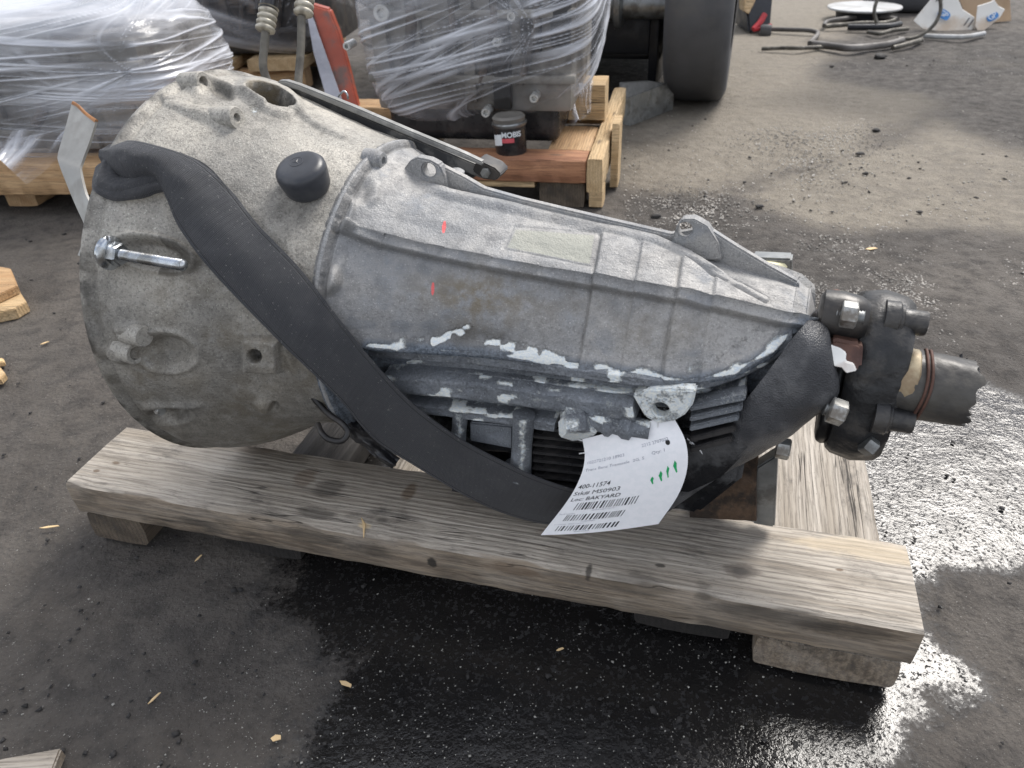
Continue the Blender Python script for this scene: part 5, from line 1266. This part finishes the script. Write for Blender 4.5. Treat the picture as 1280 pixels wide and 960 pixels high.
# ---- forklift standing at the back
R_w = .42; yw = math.radians(-17); wax = np.array([math.cos(yw), math.sin(yw), 0]); wc_ = np.array([.815, 3.25, R_w-.006])
fk = thing('forklift', (.5, 3.4, 0), 'dark parked forklift with a wide smooth solid tyre, seen from below its frame', 'forklift')
def tyre(parent, c, axd, R_, W_, seed, name='tyre'):
    M = frame(c-axd*W_/2, axd, z=EZ); n = 96; prof = [(.01, .55), (-.004, .80), (0, .90), (.012, .965), (.03, .992)]+[(x, 1.0) for x in np.linspace(.05, W_-.05, 9)]+[(W_-.03, .992), (W_-.012, .965), (W_, .90), (W_, .55)]
    V = []
    for i, (x, k_) in enumerate(prof):
        for j in range(n):
            a = 2*PI*j/n; r = R_*k_ - (.004*max(0, float(vnoise(a*9+seed, x*30, 1))-.6)*6*R_ if k_ > .9 else 0)*.35
            V.append((x, r*math.cos(a), r*math.sin(a)))
    F = [tuple(f) for f in grid_faces(len(prof), n, True)]
    t_ = mesh(name, V, F, MT['tyre'], parent, True, M, angle=45)
    lathe('rim', M, [(.03, R_*.56), (.05, R_*.54), (.06, R_*.30), (.02, R_*.18), (.02, .02)], MT['chassis'], t_, 40)
    return t_
tyre(fk, wc_, wax, R_w, .235, 2)
tyre(fk, wc_+wax*-1.15+np.array([0, .1, 0]), wax, R_w, .235, 6)
Mk = frame((.70, 3.22, 0), wax, z=EZ)
box('frame_panel', Mk, (-.95, -.10, .02, .08, .165, .30), MT['chassis'], fk, .01)
box('counterweight', Mk, (-1.1, -.02, .30, 1.3, .10, 1.2), MT['chassis'], fk, .05)
box('floor_plate', Mk, (-.95, -.06, .10, .35, .13, .16), MT['chassis'], fk, .01)
box('mud_flap', Mk, (-.10, -.065, .02, .30, .03, .34), MT['chassis'], fk, .004)
lathe('drive_axle', frame((.0, 3.30, .37), wax, z=EZ), [(0, .05), (.30, .05), (.31, .075), (.33, .08), (.345, .06), (.40, .06), (.41, .085), (.43, .085), (.44, .06), (.47, .06), (.48, .085), (.5, .085), (.51, .05), (.8, .05)], MT['steel'], fk, 28)
for i in range(3): box('spring_leaf', Mk, (-.24, .0, .0-.01*i, .05, .315+i*.032, .338+i*.032), MT['cardboard_in' if i != 1 else 'chassis'], fk, .004)
# sheet steel leaning on the ground before the wheel
sp_ = thing('steel_plate', onz(800, 152), 'grey bent steel plate standing on edge in front of the forklift tyre', 'metal plate')
prism('plate_face', [onz(787, 158)+EZ*0, onz(841, 137), onz(841, 137)+EZ*.11, onplane(757, 133, onz(787, 158), np.cross(onz(841, 137)-onz(787, 158), EZ)), onplane(760, 150, onz(787, 158), np.cross(onz(841, 137)-onz(787, 158), EZ))], np.array([-.003, .008, 0]), MT['steel'], sp_, bevel=.001)
prism('plate_back', [dep(u, v, 2.98) for u, v in [(775, 104), (812, 102), (838, 106), (838, 122), (790, 130), (775, 128)]], np.array([0, .02, 0]), MT['armtop'], sp_, bevel=.001)
# second machine behind: black wheel, red foot, timber
bm_ = thing('pallet_truck', onz(945, 42), 'black wheeled machine leg with a red foot bracket far behind the forklift tyre', 'machine')
prism('black_body', [dep(u, v, 4.25) for u, v in [(937, -60), (968, -60), (966, 0), (963, 33), (936, 42), (934, 20)]], np.array([0, .3, 0]), MT['chassis'], bm_, bevel=.01)
prism('timber_fill', [dep(u, v, 4.24) for u, v in [(930, -40), (946, -40), (944, 2), (936, 18), (930, 14)]], np.array([0, .1, 0]), MT['wood_pale'], bm_, bevel=.004)
tube('red_foot', [dep(956, 18, 4.22), dep(950, 28, 4.22), dep(942, 37, 4.22)], .016, MT['red'], bm_, 10); tube('red_foot', [dep(942, 37, 4.22), dep(954, 35, 4.22), dep(964, 32, 4.22)], .012, MT['red'], bm_, 10)
lathe('caster', frame(dep(950, 39, 4.22), wax, z=EZ), [(0, .03), (.01, .035), (.05, .035), (.06, .03)], MT['tyre'], bm_, 20)
# white disc, cables, tyre, boxes
dc = onz(1078, 22); wd_ = thing('white_drum_lid', dc, 'round white lid lying flat on a rim by the cables', 'lid')
lathe('lid_disc', frame(dc+EZ*.05, EZ, y=(1, 0, 0)), [(0, .20), (.006, .208), (.012, .206), (.016, .18), (.010, .05), (.012, .02)], MT['dullwhite'], wd_, 48)
lathe('rim_stand', frame(dc, EZ, y=(1, 0, 0)), [(0, .15), (.05, .16)], MT['chassis'], wd_, 36)
def cable(px, r, z, label, mat='cable'):
    o_ = tube('cable', [onz(u, v, z+.004*(i % 3)) for i, (u, v) in enumerate(px)], r, MT[mat], None, 8, len(px)*8); tag(o_, label, 'cable', 'cables lying in a heap')
cable([(955, 36), (985, 37), (1012, 38), (1022, 41), (1016, 50), (1012, 54)], .012, .012, 'grey cable running from the red foot to the heap')
cable([(1012, 54), (1035, 57), (1060, 60), (1090, 58), (1112, 55), (1128, 50)], .017, .015, 'thick dark cable along the near side of the heap')
cable([(952, 61), (975, 60), (1000, 60), (1030, 59), (1050, 61)], .010, .010, 'pale dusty cable end nearest the tyre', 'pipe')
cable([(1030, 32), (1034, 27), (1050, 24), (1080, 21), (1110, 22), (1122, 24)], .012, .02, 'dark cable looping under the white lid')
cable([(1032, 33), (1055, 31), (1080, 29), (1104, 29), (1122, 24)], .012, .02, 'grey cable across the middle of the heap', 'pipe')
cable([(1060, 34), (1085, 34), (1110, 33), (1125, 30)], .016, .02, 'black cable bundle in the heap middle', 'chassis')
cable([(1085, 40), (1100, 42), (1115, 38), (1135, 36)], .010, .015, 'thin grey cable at the heap\'s right', 'pipe')
cable([(1116, 60), (1128, 57), (1142, 53), (1152, 50)], .012, .012, 'short pale cable end at the right of the heap', 'pipe')
cable([(1155, 45), (1180, 46), (1205, 46), (1230, 42)], .012, .012, 'white hose in front of the cardboard', 'dullwhite')
lc = onz(1128, 50)
pts = [lc+np.array([.0, .02, .14])+np.array([math.cos(a)*.17, math.sin(a)*.05, math.sin(a)*.13]) for a in np.linspace(-1.8, 3.6, 14)]
o_ = tube('cable', pts, .009, MT['pipe'], None, 8); tag(o_, 'pale cable standing up in a loop beside the cardboard', 'cable', 'cables lying in a heap')
tyc = onz(1132, 8); tt_ = thing('spare_tyre', tyc, 'black tyre lying flat behind the cable heap', 'tyre')
tyre(tt_, tyc+EZ*.10, np.array([0, 0, 1.0]), .26, .2, 4, 'tyre_body')
# crumpled white cardboard with blue print
cb_ = thing('cardboard_box', onz(1200, 46), 'flattened white cardboard box with blue rounded logos and dark stains', 'box')
Dc = 4.12
pl1 = [(1142, 26), (1168, -6), (1192, -12), (1203, 12), (1218, 22), (1219, 30), (1212, 42), (1190, 40), (1166, 38), (1154, 36)]
pl2 = [(1219, 32), (1222, 8), (1238, 3), (1243, 0), (1248, 8), (1256, 12), (1250, 22), (1240, 30), (1230, 38), (1222, 38)]
prism('flap_panel', [dep(u, v, Dc) for u, v in pl1], np.array([.01, .02, .0]), MT['cardboard'], cb_, bevel=.001)
prism('flap_panel', [dep(u, v, Dc-.02) for u, v in pl2], np.array([.01, .02, .0]), MT['cardboard'], cb_, bevel=.001)
prism('inner_panel', [dep(u, v, Dc+.12) for u, v in [(1192, -20), (1262, -10), (1264, 26), (1220, 30), (1205, 14)]], np.array([.01, .03, 0]), MT['cardboard_in'], cb_, bevel=.001)
def logo(u, v, s_, ang, sy=1.0):
    n = np.array([0, -1.0, 0])*0 + (CAM-dep(u, v, Dc)); n /= np.linalg.norm(n); n = -cF
    xa_ = cR*math.cos(ang)-cU*math.sin(ang); ya_ = (cR*math.sin(ang)+cU*math.cos(ang))*sy; c_ = dep(u, v, Dc-.024)
    poly = []
    for a in np.linspace(0, 2*PI, 28, endpoint=False):
        k_ = (abs(math.cos(a))**3.2+abs(math.sin(a))**3.2)**(-1/3.2); poly.append(c_+xa_*s_*k_*math.cos(a)+ya_*s_*.72*k_*math.sin(a))
    prism('blue_emblem', poly, -n*.001, MT['blueprint'], cb_, bevel=0)
    for gi, ch in enumerate('GP'):
        text('emblem_letter', ch, c_+xa_*(-.85+gi*.85)*s_-ya_*.42*s_-cF*.002, xa_, ya_, s_*1.25, MT['labelwhite'], cb_, ext=.0003, lift=.001)
logo(1180, 18, .034, .55); logo(1241, 21, .034, -.5, .7)
for (u, v, ang) in ((1170, 2, -.95), (1205, 32, -.95)):
    for k_ in range(2):
        a = dep(u+k_*5, v+k_*2, Dc-.024); xa_ = cR*math.cos(ang)-cU*math.sin(ang)
        prism('print_bar', [a-cR*.004, a+cR*.004, a+cR*.034+cU*.042, a+cR*.026+cU*.042], cF*.001, MT['ink'], cb_, bevel=0)

# ================================================================== offcuts, chips, crumbs
def offcut(name, px, z, th, mat, label):
    poly = [onz(u, v, z) for u, v in px]
    o_ = prism(name, poly, -EZ*th, MT[mat], None, bevel=.002); tag(o_, label, 'wood offcut', 'broken timber offcuts'); return o_
offcut('timber_offcut', [(-60, 345), (0, 333), (13, 335), (22, 357), (-10, 372), (-60, 385)], .045, .020, 'wood_tan', 'sawn timber offcut at the left edge, upper layer of the two')
offcut('timber_offcut', [(-60, 372), (20, 357), (33, 377), (18, 386), (-60, 402)], .024, .026, 'wood_pale', 'pale offcut under the sawn one at the left edge')
offcut('timber_offcut', [(-30, 447), (4, 447), (5, 452), (-30, 454)], .012, .012, 'chip', 'thin yellow stick end at the left edge')
offcut('timber_offcut', [(-30, 458), (0, 458), (7, 467), (0, 474), (-30, 474)], .014, .014, 'wood_pale', 'small pale wood end at the left edge below the stick')
offcut('timber_offcut', [(77, 934), (66, 962), (-60, 1010), (-60, 972), (0, 948)], .016, .016, 'wood_grey', 'grey board corner at the bottom left of the ground')
def chip(u, v, l, a, label, w_=.004):
    c_ = onz(u, v, -.001); d_ = np.array([math.cos(a), math.sin(a), 0]); n_ = np.array([-d_[1], d_[0], 0])
    o_ = prism('wood_chip', [c_-d_*l/2, c_-d_*l*.2-n_*w_*.5, c_+d_*l/2-n_*w_*.2, c_+d_*l*.4+n_*w_*.4, c_-d_*l*.1+n_*w_*.5], EZ*.0012, MT['chip'], None, bevel=0)
    tag(o_, label, 'wood chip', 'wood chips on the ground')
chip(62, 659, .030, .1, 'flat chip on the ground left of the pallet'); chip(56, 429, .018, .7, 'small chip left of the bell housing', .005)
chip(248, 698, .014, 1.1, 'thin sliver under the pallet\'s left end', .003); chip(193, 873, .018, 1.0, 'pale sliver at the lower left', .003)
chip(432, 855, .018, -.5, 'brown chip on the oily puddle', .006); chip(1089, 311, .030, .1, 'tan flake on the gravel right of the gearbox', .012)
chip(700, 812, .010, .3, 'tiny chip on the black puddle under the pallet', .003); chip(345, 923, .012, 0, 'pale pebble-like chip near the puddle edge', .008)
def lump(u, v, r, label):
    r *= .7; c_ = onz(u, v, 0); V = []; bm = bmesh.new(); bmesh.ops.create_icosphere(bm, subdivisions=3, radius=r)
    for vv in bm.verts:
        k_ = 1+.5*float(fbm(vv.co.x*1.3/r, vv.co.y*1.3/r, vv.co.z*1.3/r+u, 3)); vv.co = Vector((vv.co.x*1.5*k_, vv.co.y*k_, vv.co.z*.6*k_+.1*r))
        vv.co += Vector(c_)
    o_ = bmobj('dirt_clod', bm, MT['darkbit'], None, angle=80); tag(o_, label, 'dirt clod', 'dirt clods on the yard')
for a in ((1100, 71, .030, 'black clod nearest the cable heap'), (1095, 163, .015, 'dark clod in the middle of the gravel patch'), (1075, 192, .012, 'clod below the gravel patch'),
          (820, 270, .014, 'dark clod above the front mounting ear'), (1040, 83, .010, 'small clod left of the biggest black one'), (949, 258, .012, 'small dark clod right of the rear ear'), (1149, 265, .008, 'tiny black clod on dusty ground at the right'), (1082, 217, .010, 'clod on the dusty strip')): lump(*a)
